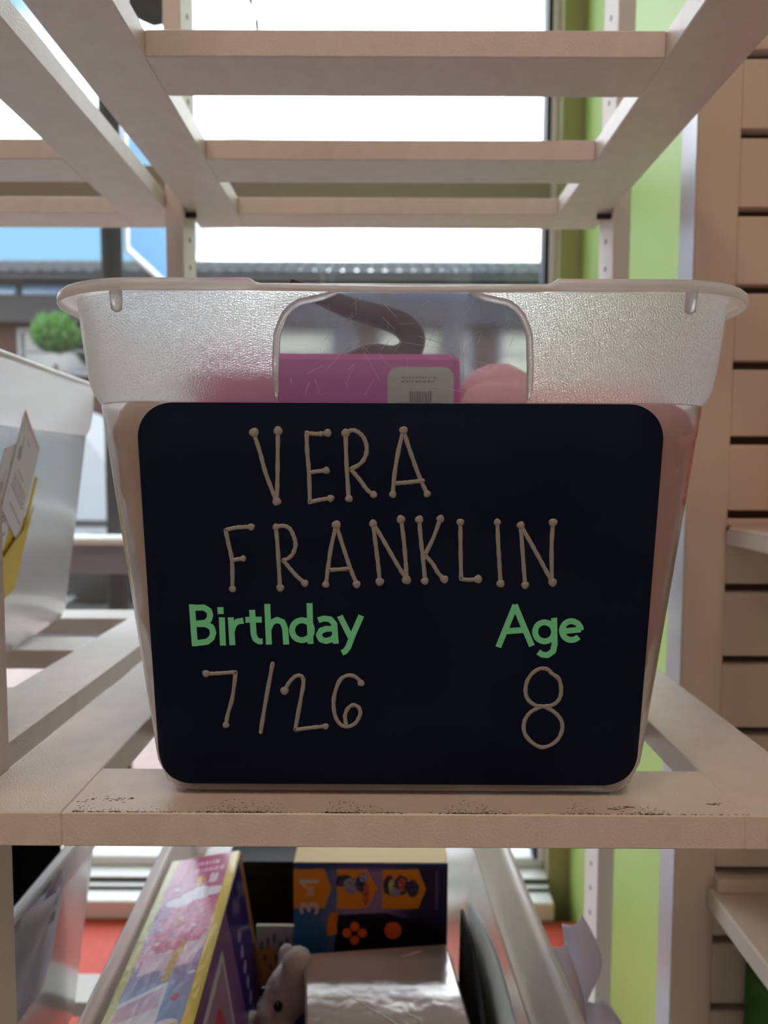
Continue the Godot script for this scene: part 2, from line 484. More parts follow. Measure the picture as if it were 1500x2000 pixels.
func make_bin(called: String, label: String) -> Node3D:
	var t := thing(called, label, "storage bin", Vector3.ZERO, "clear plastic storage bins on the shelves")
	var cols := bin_columns()
	var wall := 0.0016
	var low := []
	for a: float in [-90.0, -60.0, -35.0, -10.0]:
		low.append(Vector2(-0.0138 + 0.0099 * cos(deg_to_rad(a)), 0.0099 + 0.0099 * sin(deg_to_rad(a))))
	for y: float in [0.02, 0.07, 0.13, 0.18, 0.215, 0.2218]:
		low.append(Vector2((y - 0.0375) * SLOPE, y))
	var band := [Vector2(0.0242, 0.2218), Vector2(0.0252, 0.2232), Vector2(0.0276, 0.2268), Vector2(0.0296, 0.2320), Vector2(0.0309, 0.2390), Vector2(0.0320, 0.2480), Vector2(0.0327, 0.2539), Vector2(0.0333, 0.2590), Vector2(0.0338, 0.2637), Vector2(0.0341, 0.2672), Vector2(0.0344, 0.2697), Vector2(0.0347, 0.2721), Vector2(0.0350, 0.2745)]
	var lip := [Vector2(0.0350, 0.2745), Vector2(0.0357, 0.2762), Vector2(0.0370, 0.2768), Vector2(0.0420, 0.2770), Vector2(0.0434, 0.2762), Vector2(0.0437, 0.2738), Vector2(0.0443, 0.2730), Vector2(0.0449, 0.2736), Vector2(0.0450, 0.2765), Vector2(0.0446, 0.2782), Vector2(0.0436, 0.2792), Vector2(0.0420, 0.2795), Vector2(0.0370, 0.2795), Vector2(0.0348, 0.2789), Vector2(0.0337, 0.2770), Vector2(0.0334, 0.2745)]
	var inner_band := []
	var inner_low := []
	for i in band.size():
		inner_band.append(band[-1 - i] - Vector2(wall, 0.0004 if i == band.size() - 1 else 0.0))
	for i in low.size():
		var q: Vector2 = low[-1 - i]
		inner_low.append(Vector2(q.x - wall, maxf(q.y, 0.0018) if i else inner_band[-1].y))
	inner_low[0] = inner_band[-1]
	inner_low[-1] = Vector2(low[0].x - 0.0005, 0.0018)
	var st := mb(true)
	bin_skin(st, cols, low, 0)
	bin_skin(st, cols, inner_low, 0)
	bin_cap(st, cols, low[0], false)
	bin_cap(st, cols, inner_low[-1], true)
	commit("body", st, M.plastic, t)
	st = mb(true)
	bin_skin(st, cols, band, 1)
	bin_skin(st, cols, inner_band, 1)
	commit("upper_band", st, M.frosted, t)
	for k: int in [2, 3]:
		st = mb(true)
		bin_skin(st, cols, band, k)
		bin_skin(st, cols, inner_band, k)
		commit("clear_window", st, M.clear, t)
	st = mb(true)
	bin_skin(st, cols, lip, 0)
	commit("rim", st, M.rim, t)
	for s: float in [-1.0, 1.0]:
		st = mb(true)
		var pts := []
		for p: Vector2 in band.slice(1):
			pts.append(Vector3(s * (window_half(p.y) + 0.0006), p.y, HALF_Z + p.x + 0.0002))
		tube(st, pts, [0.0006, 0.0014, 0.0017, 0.0018, 0.0018, 0.0018, 0.0018, 0.0018, 0.0018, 0.0018, 0.0017, 0.0014], 10)
		commit("window_rib", st, M.rim, t)
	# fine scratches on the front window
	st = mb()
	for i in 90:
		var y := rng.randf_range(0.2245, 0.272)
		var x := rng.randf_range(-1.0, 1.0) * (window_half(y) - 0.004)
		var ang := rng.randf_range(-0.9, 0.9) + (PI / 2 if rng.randf() < 0.5 else 0.6)
		var far := rng.randf_range(0.002, 0.011) * (1.0 if rng.randf() < 0.75 else 2.5)
		var px := x + cos(ang) * far
		var py := y + sin(ang) * far
		if py > 0.273 or py < 0.2235 or absf(px) > window_half(py) - 0.002:
			continue
		var sa := 0.0242 + 0.0108 * pow(clampf((y - 0.2218) / 0.0527, 0, 1), 0.42)
		var sb := 0.0242 + 0.0108 * pow(clampf((py - 0.2218) / 0.0527, 0, 1), 0.42)
		tube(st, [Vector3(x, y, HALF_Z + sa + 0.0001), Vector3(px, py, HALF_Z + sb + 0.0001)], [rng.randf_range(0.00004, 0.00012)], 5)
	var scratch := commit("scratches", st, mat(Color(0.82, 0.84, 0.88), 0.6), t)
	scratch.set_meta("kind", "stuff")
	for s: float in [-1.0, 1.0]:
		st = mb(true)
		var a := ring_point(4 if s > 0 else 7, 0.17 if s > 0 else 0.83, 0.0352, 0.2755)
		var b := ring_point(4 if s > 0 else 7, 0.17 if s > 0 else 0.83, 0.0345, 0.2650)
		tube(st, [a, a.lerp(b, 0.5), a.lerp(b, 0.9), b], [0.0034, 0.0031, 0.0027, 0.0010], 10)
		commit("rim_tab", st, M.rim, t)
	return t

# ---------------------------------------------------------------- lettering on the chalkboard label
func smooth_line(p: Array, per := 5) -> Array:
	var pts := []
	for i in range(0, p.size(), 2):
		pts.append(Vector2(p[i], p[i + 1]) * 1e-5)
	if pts.size() < 3:
		var two := []
		for k in 5:
			two.append(pts[0].lerp(pts[1], k / 4.0))
		return two
	var out := []
	for i in pts.size() - 1:
		var a: Vector2 = pts[maxi(i - 1, 0)]
		var b: Vector2 = pts[i]
		var c: Vector2 = pts[i + 1]
		var d: Vector2 = pts[mini(i + 2, pts.size() - 1)]
		if pts[0].distance_to(pts[-1]) < 1e-6:
			a = pts[i - 1] if i else pts[-2]
			d = pts[i + 2] if i + 2 < pts.size() else pts[1]
		for k in per:
			out.append(b.cubic_interpolate(c, a, d, float(k) / per))
	out.append(pts[-1])
	return out

func puff_stroke(st: SurfaceTool, p: Array, half: float, high: float) -> void:
	var pts := smooth_line(p)
	var rings := []
	for i in pts.size():
		var d: Vector2 = (pts[mini(i + 1, pts.size() - 1)] - pts[maxi(i - 1, 0)]).normalized()
		var n := Vector2(-d.y, d.x) * half * (1.0 + 0.10 * sin(i * 1.7 + pts[i].x * 900.0))
		var ring := []
		for k in 7:
			var a := PI * k / 6.0
			var q: Vector2 = pts[i] - n * cos(a)
			ring.append(Vector3(q.x, q.y, sin(a) * high))
		rings.append(ring)
	for i in rings.size() - 1:
		for k in 6:
			quad(st, rings[i][k], rings[i][k + 1], rings[i + 1][k + 1], rings[i + 1][k])
	for e: int in [0, -1]:
		dome(st, pts[e], half, high)

func dome(st: SurfaceTool, c: Vector2, r: float, high: float, wob := 0.0) -> void:
	var ph := rng.randf() * TAU
	var rows := []
	for i in 4:
		var ring := []
		for k in 14:
			var a := TAU * k / 14.0
			var rr := r * cos(i * PI / 8.0) * (1.0 + wob * sin(a * 3.0 + ph))
			ring.append(Vector3(c.x + cos(a) * rr, c.y + sin(a) * rr, high * sin(i * PI / 8.0)))
		rows.append(ring)
	for i in 3:
		for k in 14:
			var n := (k + 1) % 14
			quad(st, rows[i][k], rows[i][n], rows[i + 1][n], rows[i + 1][k])
	for k in 14:
		tri(st, Vector3(c.x, c.y, high), rows[3][k], rows[3][(k + 1) % 14])

func flat_stroke(st: SurfaceTool, p: Array, half: float, high: float, lift: int) -> void:
	var pts := []
	for i in range(0, p.size(), 2):
		pts.append(Vector2(p[i], p[i + 1]) * 1e-5)
	for i in pts.size() - 1:
		var d: Vector2 = (pts[i + 1] - pts[i]).normalized() * half
		var n := Vector2(-d.y, d.x)
		slab(st, PackedVector2Array([pts[i] - n, pts[i + 1] - n, pts[i + 1] + n, pts[i] + n]), 0.0, high + (2 * i + lift) * 0.000003)
		if i > 0:
			var o := PackedVector2Array()
			for k in 14:
				o.append(pts[i] + Vector2.from_angle(TAU * k / 14.0) * half)
			slab(st, o, 0.0, high + (2 * i + lift - 1) * 0.000003)

func make_label(bin: Node3D) -> void:
	var al := atan(SLOPE)
	var st := mb(true)
	var rows := []
	var x0 := -0.1368
	var x1 := 0.1350
	var v0 := -0.0296
	var v1 := 0.1853
	var r := 0.019
	var xs := []
	for k in 61:
		xs.append(lerpf(x0, x1, 0.5 - 0.5 * cos(PI * k / 60.0)))
	var face := []
	for j in 7:
		var line := []
		for x: float in xs:
			var e := maxf(maxf(x0 + r - x, x - (x1 - r)), 0.0)
			var cut := r - sqrt(maxf(r * r - e * e, 0.0))
			var v := lerpf(v0 + cut, v1 - cut, j / 6.0)
			var wall_r := FOOT_R + v * SLOPE
			var past := maxf(absf(x) - (HALF_X - FOOT_R), 0.0)
			var bend := wall_r - sqrt(maxf(wall_r * wall_r - past * past, 0.0))
			line.append(Vector3(x, v, 0.0006 - bend))
		face.append(line)
	sheet(st, face, 0.0005)
	var board := commit("chalkboard_label", st, M.board, bin)
	board.position = Vector3(0, 0.0375, HALF_Z)
	board.rotation.x = al
	board.set_meta("label", "black chalkboard label with rounded corners and handwriting")
	for key: String in WRITING:
		st = mb(true)
		for line: Array in WRITING[key][0]:
			puff_stroke(st, line, 0.00112, 0.00045)
		var d: Array = WRITING[key][1]
		for i in range(0, d.size(), 3):
			dome(st, Vector2(d[i], d[i + 1]) * 1e-5, d[i + 2] * 1e-5, 0.0009, 0.06)
		var o := commit("handwritten_letter" if key.length() < 3 else "handwritten_digit", st, M.chalk, board)
		o.position.z = 0.0006
	for key: String in VINYL:
		st = mb()
		var lift := 0
		for line: Array in VINYL[key]:
			flat_stroke(st, line, 0.00162, 0.00022, lift)
			lift += 50
		var o := commit("vinyl_letter", st, M.vinyl, board)
		o.position.z = 0.0006
		o.set_meta("label", "green vinyl letter")

# ---------------------------------------------------------------- flat print
func canvas(w: int, h: int, c: Color) -> Image:
	var im := Image.create(w, h, false, Image.FORMAT_RGBA8)
	im.fill(c)
	return im

func paint_poly(im: Image, pts: Array, c: Color) -> void:
	var o := PackedVector2Array()
	var lo := Vector2(1e9, 1e9)
	var hi := -lo
	for p: Vector2 in pts:
		var q := p * Vector2(im.get_width(), im.get_height())
		o.append(q)
		lo = lo.min(q)
		hi = hi.max(q)
	for y in range(maxi(int(lo.y), 0), mini(int(hi.y) + 1, im.get_height())):
		for x in range(maxi(int(lo.x), 0), mini(int(hi.x) + 1, im.get_width())):
			if Geometry2D.is_point_in_polygon(Vector2(x + 0.5, y + 0.5), o):
				im.set_pixel(x, y, im.get_pixel(x, y).lerp(c, c.a))

func paint_oval(im: Image, cx: float, cy: float, rx: float, ry: float, c: Color, rough_edge := 0.0, n: FastNoiseLite = null) -> void:
	var w := im.get_width()
	var h := im.get_height()
	for y in range(maxi(int((cy - ry * 1.3) * h), 0), mini(int((cy + ry * 1.3) * h) + 1, h)):
		for x in range(maxi(int((cx - rx * 1.3) * w), 0), mini(int((cx + rx * 1.3) * w) + 1, w)):
			var d := Vector2((float(x) / w - cx) / rx, (float(y) / h - cy) / ry).length()
			if n:
				d += n.get_noise_2d(x, y) * rough_edge
			if d < 1.0:
				var k := c
				if n:
					k = c.lightened(clampf(n.get_noise_2d(x * 2.0, y * 2.0) * 0.5, 0, 0.5)).darkened(clampf(-n.get_noise_2d(x * 2.0, y * 2.0) * 0.4, 0, 0.4))
				im.set_pixel(x, y, im.get_pixel(x, y).lerp(k, c.a))

func paint_lines(im: Image, x0: float, y0: float, x1: float, y1: float, lines: int, c: Color, fill := 0.6) -> void:
	# rows of small print too small to read
	var w := im.get_width()
	var h := im.get_height()
	var step := (y1 - y0) / lines
	for l in lines:
		var x := x0
		var end := x1 - rng.randf() * (x1 - x0) * 0.25
		while x < end:
			var len := rng.randf_range(0.02, 0.07)
			im.fill_rect(Rect2i(int(x * w), int((y0 + step * l) * h), maxi(int(minf(len, end - x) * w), 1), maxi(int(step * fill * h), 1)), c)
			x += len + 0.018

func art_toy_top() -> Image:
	var im := canvas(256, 1024, Color.WHITE)
	for y in 1024:
		var v := y / 1023.0
		var c := Color(0.78, 0.32, 0.55).lerp(Color(0.66, 0.50, 0.72), smoothstep(0.08, 0.42, v)).lerp(Color(0.52, 0.62, 0.80), smoothstep(0.40, 0.75, v))
		im.fill_rect(Rect2i(0, y, 256, 1), c)
	var n := noise(0.02, 31)
	paint_lines(im, 0.42, 0.035, 0.85, 0.115, 2, Color(0.95, 0.75, 0.85), 0.5)
	for q: Array in [[0.55, 0.135, 0.05, 0.022], [0.55, 0.16, 0.06, 0.008]]:
		paint_oval(im, q[0], q[1], q[2], q[3], Color(0.90, 0.65, 0.15))
	for q: Array in [[0.76, 0.13, 0.03, 0.022], [0.70, 0.125, 0.025, 0.02], [0.73, 0.15, 0.06, 0.01]]:
		paint_oval(im, q[0], q[1], q[2], q[3], Color(0.93, 0.86, 0.92))
	for q: Array in [[0.52, 0.43, 0.45, 0.045], [0.22, 0.46, 0.16, 0.05], [0.84, 0.40, 0.14, 0.04]]:
		paint_oval(im, q[0], q[1], q[2], q[3], Color(0.86, 0.66, 0.78), 0.3, n)
	paint_poly(im, [Vector2(0.2, 0.44), Vector2(0.92, 0.40), Vector2(0.80, 0.52), Vector2(0.18, 0.54)], Color(0.88, 0.74, 0.84))
	paint_poly(im, [Vector2(0.55, 0.42), Vector2(0.66, 0.42), Vector2(0.58, 0.575), Vector2(0.49, 0.575)], Color(0.78, 0.63, 0.16))
	for q: Array in [[0.56, 0.345, 0.33, 0.09], [0.60, 0.27, 0.34, 0.055], [0.40, 0.40, 0.24, 0.06], [0.70, 0.32, 0.22, 0.06]]:
		paint_oval(im, q[0], q[1], q[2], q[3], Color(0.83, 0.29, 0.50), 0.35, n)
	paint_oval(im, 0.45, 0.335, 0.07, 0.016, Color(0.80, 0.50, 0.25))
	for q: Array in [[0.47, 0.32], [0.67, 0.36], [0.28, 0.42]]:
		paint_oval(im, q[0], q[1], 0.03, 0.008, Color(0.97, 0.85, 0.90))
	for q: Array in [[0.36, 0.24, 0.18, 0.022], [0.56, 0.215, 0.20, 0.026], [0.78, 0.205, 0.15, 0.022], [0.60, 0.19, 0.11, 0.018]]:
		paint_oval(im, q[0], q[1], q[2], q[3], Color(0.90, 0.88, 0.94))
	for q: Array in [[0.26, 0.17], [0.22, 0.24], [0.83, 0.555]]:
		paint_oval(im, q[0], q[1], 0.05, 0.006, Color(0.85, 0.83, 0.92))
	paint_poly(im, [Vector2(0.06, 0.635), Vector2(0.60, 0.575), Vector2(0.60, 0.86), Vector2(0.06, 0.90)], Color(0.90, 0.90, 0.93))
	paint_poly(im, [Vector2(0.10, 0.645), Vector2(0.56, 0.595), Vector2(0.56, 0.66), Vector2(0.10, 0.70)], Color(0.82, 0.66, 0.76))
	paint_lines(im, 0.14, 0.72, 0.52, 0.80, 6, Color(0.66, 0.68, 0.78), 0.4)
	paint_poly(im, [Vector2(0.06, 0.76), Vector2(0.22, 0.75), Vector2(0.22, 0.785), Vector2(0.06, 0.80)], Color(0.50, 0.72, 0.82))
	paint_oval(im, 0.73, 0.635, 0.045, 0.012, Color(0.80, 0.20, 0.34))
	paint_oval(im, 0.72, 0.72, 0.13, 0.016, Color(0.86, 0.84, 0.90))
	paint_poly(im, [Vector2(0.55, 0.745), Vector2(0.84, 0.715), Vector2(0.84, 0.73), Vector2(0.55, 0.76)], Color(0.80, 0.68, 0.20))
	paint_poly(im, [Vector2(0, 0.90), Vector2(0.9, 0.80), Vector2(1, 1), Vector2(0, 1)], Color(0.80, 0.67, 0.15))
	im.fill_rect(Rect2i(0, 0, 26, 1024), Color(0.80, 0.79, 0.36))
	im.fill_rect(Rect2i(228, 0, 28, 1024), Color(0.84, 0.74, 0.10))
	return im

func art_toy_side() -> Image:
	var im := canvas(384, 320, Color(0.48, 0.35, 0.56))
	paint_poly(im, [Vector2(0.70, 0), Vector2(1, 0), Vector2(1, 1), Vector2(0.78, 1)], Color(0.17, 0.13, 0.42))
	paint_poly(im, [Vector2(0.72, 0.55), Vector2(1, 0.45), Vector2(1, 1), Vector2(0.70, 1)], Color(0.42, 0.24, 0.48))
	paint_poly(im, [Vector2(0, 0), Vector2(0.66, 0), Vector2(0.70, 0.5), Vector2(0, 0.6)], Color(0.50, 0.33, 0.52))
	for q: Array in [[0.03, 0.10, 0.26, 0.50], [0.32, 0.06, 0.28, 0.48], [0.10, 0.62, 0.24, 0.36], [0.40, 0.60, 0.24, 0.36]]:
		var x: float = q[0]
		var y: float = q[1]
		var w: float = q[2]
		var h: float = q[3]
		paint_poly(im, [Vector2(x, y), Vector2(x + w, y), Vector2(x + w, y + h), Vector2(x, y + h)], Color(0.80, 0.77, 0.82))
		paint_poly(im, [Vector2(x + 0.02, y + 0.03), Vector2(x + w - 0.02, y + 0.03), Vector2(x + w - 0.02, y + h - 0.05), Vector2(x + 0.02, y + h - 0.05)], Color(0.66, 0.50, 0.60))
		paint_oval(im, x + w * 0.5, y + h * 0.45, w * 0.2, h * 0.28, Color(0.80, 0.22, 0.38))
		paint_oval(im, x + w * 0.3, y + h * 0.6, w * 0.16, h * 0.2, Color(0.88, 0.84, 0.86))
	for k in 7:
		paint_oval(im, 0.80 + k * 0.004, 0.18 + k * 0.06, 0.022, 0.018, Color(0.62, 0.60, 0.74))
	for k in 4:
		paint_oval(im, 0.80 + k * 0.045, 0.07 + 0.03 * (k % 2), 0.025, 0.03, Color(0.40, 0.36, 0.52))
	paint_poly(im, [Vector2(0.66, 0.55), Vector2(0.72, 0.55), Vector2(0.72, 1), Vector2(0.66, 1)], Color(0.30, 0.62, 0.78))
	paint_poly(im, [Vector2(0.955, 0), Vector2(1, 0), Vector2(1, 1), Vector2(0.955, 1)], Color(0.62, 0.42, 0.24))
	return im

func art_game() -> Image:
	var im := canvas(384, 640, Color.WHITE)
	var n := noise(0.008, 44, 2)
	for y in 640:
		for x in 384:
			var u := x / 383.0
			var v := y / 639.0
			var c := Color(0.10, 0.36, 0.56).lerp(Color(0.56, 0.44, 0.62), smoothstep(0.05, 0.40, u + n.get_noise_2d(x, y) * 0.1)).lerp(Color(0.07, 0.06, 0.22), smoothstep(0.55, 0.85, u))
			c = c.lerp(Color(0.10, 0.14, 0.40), clampf(1.0 - v * 30.0, 0, 1))
			im.set_pixel(x, y, c)
	for q: Array in [[0.0, 0.20, 0.245], [0.28, 0.475, 0.545], [0.575, 0.81, 0.86]]:
		paint_poly(im, [Vector2(q[0], 0.024), Vector2(q[1], 0.022), Vector2(q[2], 0.094), Vector2(q[1], 0.166), Vector2(q[0], 0.168)], Color(0.86, 0.52, 0.06))
	for q: Array in [[0.33, 0.065, 0.06, 0.022, 0], [0.37, 0.085, 0.05, 0.03, 1], [0.44, 0.075, 0.035, 0.035, 0], [0.47, 0.11, 0.02, 0.045, 2], [0.455, 0.05, 0.03, 0.02, 1], [0.62, 0.08, 0.04, 0.035, 0], [0.64, 0.085, 0.025, 0.03, 3], [0.70, 0.08, 0.05, 0.035, 0], [0.70, 0.075, 0.022, 0.025, 2], [0.77, 0.09, 0.04, 0.032, 0], [0.66, 0.105, 0.03, 0.018, 1]]:
		paint_oval(im, q[0], q[1], q[2], q[3], [Color(0.13, 0.12, 0.24), Color(0.55, 0.50, 0.62), Color(0.72, 0.25, 0.20), Color(0.74, 0.74, 0.34)][int(q[4])], 0.25, noise(0.05, 3))
	paint_poly(im, [Vector2(0.29, 0.19), Vector2(0.60, 0.182), Vector2(0.70, 0.20), Vector2(0.98, 0.22), Vector2(0.98, 0.42), Vector2(0.24, 0.42), Vector2(0.27, 0.27)], Color(0.05, 0.05, 0.10))
	paint_poly(im, [Vector2(0.235, 0.185), Vector2(0.285, 0.18), Vector2(0.28, 0.262), Vector2(0.215, 0.268), Vector2(0.215, 0.23)], Color(0.85, 0.45, 0.05))
	for q: Array in [[0.395, 0.232, 0.03], [0.345, 0.256, 0.03], [0.445, 0.256, 0.03], [0.395, 0.282, 0.03], [0.645, 0.246, 0.055]]:
		paint_oval(im, q[0], q[1], q[2], q[2] * 0.58, Color(0.90, 0.38, 0.10))
	im.fill_rect(Rect2i(int(0.92 * 384), int(0.03 * 640), 8, 90), Color(0.32, 0.30, 0.42))
	return im

func art_letter(pink: bool) -> Image:
	var im := canvas(192, 320, Color(0.86, 0.84, 0.87))
	if pink:
		im.fill_rect(Rect2i(0, 0, 192, 16), Color(0.86, 0.66, 0.72))
	paint_oval(im, 0.80, 0.37, 0.08, 0.07, Color(0.62, 0.61, 0.66))
	im.fill_rect(Rect2i(145, 60, 6, 40), Color(0.62, 0.61, 0.66))
	im.fill_rect(Rect2i(90, 50, 30, 6), Color(0.60, 0.59, 0.64))
	paint_lines(im, 0.40, 0.50, 0.85, 0.54, 1, Color(0.35, 0.34, 0.38), 0.5)
	paint_lines(im, 0.15, 0.57, 0.95, 0.74, 4, Color(0.35, 0.34, 0.38), 0.45)
	paint_lines(im, 0.10, 0.84, 0.85, 0.88, 1, Color(0.35, 0.34, 0.38), 0.5)
	return im

func art_tag() -> Image:
	var im := canvas(160, 140, Color(0.78, 0.83, 0.78))
	paint_lines(im, 0.18, 0.14, 0.80, 0.28, 2, Color(0.45, 0.45, 0.45), 0.5)
	var x := 50
	while x < 108:
		var w := rng.randi_range(1, 4)
		im.fill_rect(Rect2i(x, 56, w, 44), Color(0.22, 0.22, 0.28))
		x += w + rng.randi_range(1, 3)
	paint_lines(im, 0.08, 0.78, 0.95, 0.98, 2, Color(0.40, 0.40, 0.42), 0.6)
	return im

func art_booklet() -> Image:
	var im := canvas(96, 512, Color(0.82, 0.62, 0.38))
	im.fill_rect(Rect2i(0, 0, 96, 56), Color(0.72, 0.74, 0.80))
	for k in 6:
		paint_oval(im, 0.12 + k * 0.16, 0.105 - 0.02 * (k % 3), 0.05, 0.03, Color(0.45, 0.47, 0.50))
		paint_oval(im, 0.2 + k * 0.14, 0.17 + 0.05 * (k % 2), 0.04, 0.02, Color(0.50, 0.36, 0.20))
	return im

func sky_panorama() -> Image:
	var w := 1024
	var h := 512
	var im := Image.create(w, h, false, Image.FORMAT_RGBAF)
	var big := noise(1.1, 142, 5)
	var fine := noise(3.0, 1142, 4)
	for y in h:
		var el := PI / 2 - (y + 0.5) / h * PI
		for x in w:
			var az := (x + 0.5) / w * TAU
			var d := Vector3(sin(az) * cos(el), sin(el), -cos(az) * cos(el))
			var c := Vector3(0.15, 0.325, 0.46).lerp(Vector3(0.11, 0.25, 0.42), clampf(d.y, 0, 1))
			if d.y > -0.05:
				var q := Vector3(d.x, d.y * 1.9, d.z) / (0.55 + absf(d.y))
				var k := big.get_noise_3dv(q * 1.3) * 0.75 + fine.get_noise_3dv(q) * 0.30
				var cover := pow(smoothstep(-0.24, 0.26, k + 0.08), 2.2)
				var shade := 0.30 + 0.70 * smoothstep(-0.30, 0.30, fine.get_noise_3dv(q * 0.8 + Vector3(3, 1, 2)))
				c = c.lerp(Vector3(4.8, 5.05, 5.2) * shade, cover)
			else:
				c = Vector3(0.3, 0.3, 0.3)
			im.set_pixel(x, y, Color(c.x, c.y, c.z, 1.0))
	return im

# ---------------------------------------------------------------- the scene
func _ready() -> void:
	rng.seed = 7
	var cam := Camera3D.new()
	cam.name = "camera"
	add_child(cam)
	cam.position = V(0, 0, 0)
	cam.rotation = Vector3(-0.06584, 0.00198, 0.00422)
	var lens := CameraAttributesPhysical.new()
	lens.frustum_focal_length = 16.97      # 24 mm of film height: 1414 pixels of focal length in the frame
	lens.frustum_focus_distance = 0.375
	lens.exposure_aperture = 5.2
	cam.fov = rad_to_deg(2.0 * atan(1000.0 / 1414.24))
	cam.attributes = lens
	cam.current = true
	var we := WorldEnvironment.new()
	we.name = "environment"
	var env := Environment.new()
	env.background_mode = Environment.BG_SKY
	env.tonemap_mode = Environment.TONE_MAPPER_LINEAR
	env.tonemap_exposure = 2.6
	env.sdfgi_enabled = true
	env.ssao_enabled = true
	env.ssil_enabled = true
	env.sky = Sky.new()
	var pano := PanoramaSkyMaterial.new()
	pano.panorama = ImageTexture.create_from_image(sky_panorama())
	env.sky.sky_material = pano
	env.background_energy_multiplier = 1.0
	we.environment = env
	add_child(we)
	make_materials()
	ceiling_lamp(0.35, 1.3)
	ceiling_lamp(-1.3, 1.3)
	build_room()
	build_outside()
	build_shelves()
	build_slatwall()
	build_bins()
	build_main_contents()
	build_lower_contents()
	build_small_things()

func ceiling_lamp(x: float, z: float) -> void:
	var warm := Color(1.0, 0.86, 0.73)
	var t := thing("ceiling_lamp", "square warm white ceiling panel lamp %s" % ("over the aisle behind the camera" if x > 0 else "further left over the aisle behind the camera"), "lamp", V(x, 2.54, z))
	box("housing", Vector3(-0.31, 0.012, -0.31), Vector3(0.31, 0.06, 0.31), M.frame, t, 0.004)
	var glow := mat(Color(0.9, 0.9, 0.9), 0.6)
	glow.emission_enabled = true
	glow.emission = warm
	glow.emission_energy_multiplier = 0.8
	box("diffuser", Vector3(-0.29, 0.0, -0.29), Vector3(0.29, 0.0115, 0.29), glow, t, 0.003)
	var l := AreaLight3D.new()
	l.name = "light"
	l.area_size = Vector2(0.58, 0.58)
	l.light_color = warm
	l.light_energy = 0.60
	l.area_range = 8.0
	l.shadow_enabled = true
	t.add_child(l)
	l.position = Vector3(0, -0.006, 0)
	l.rotation.x = -PI / 2

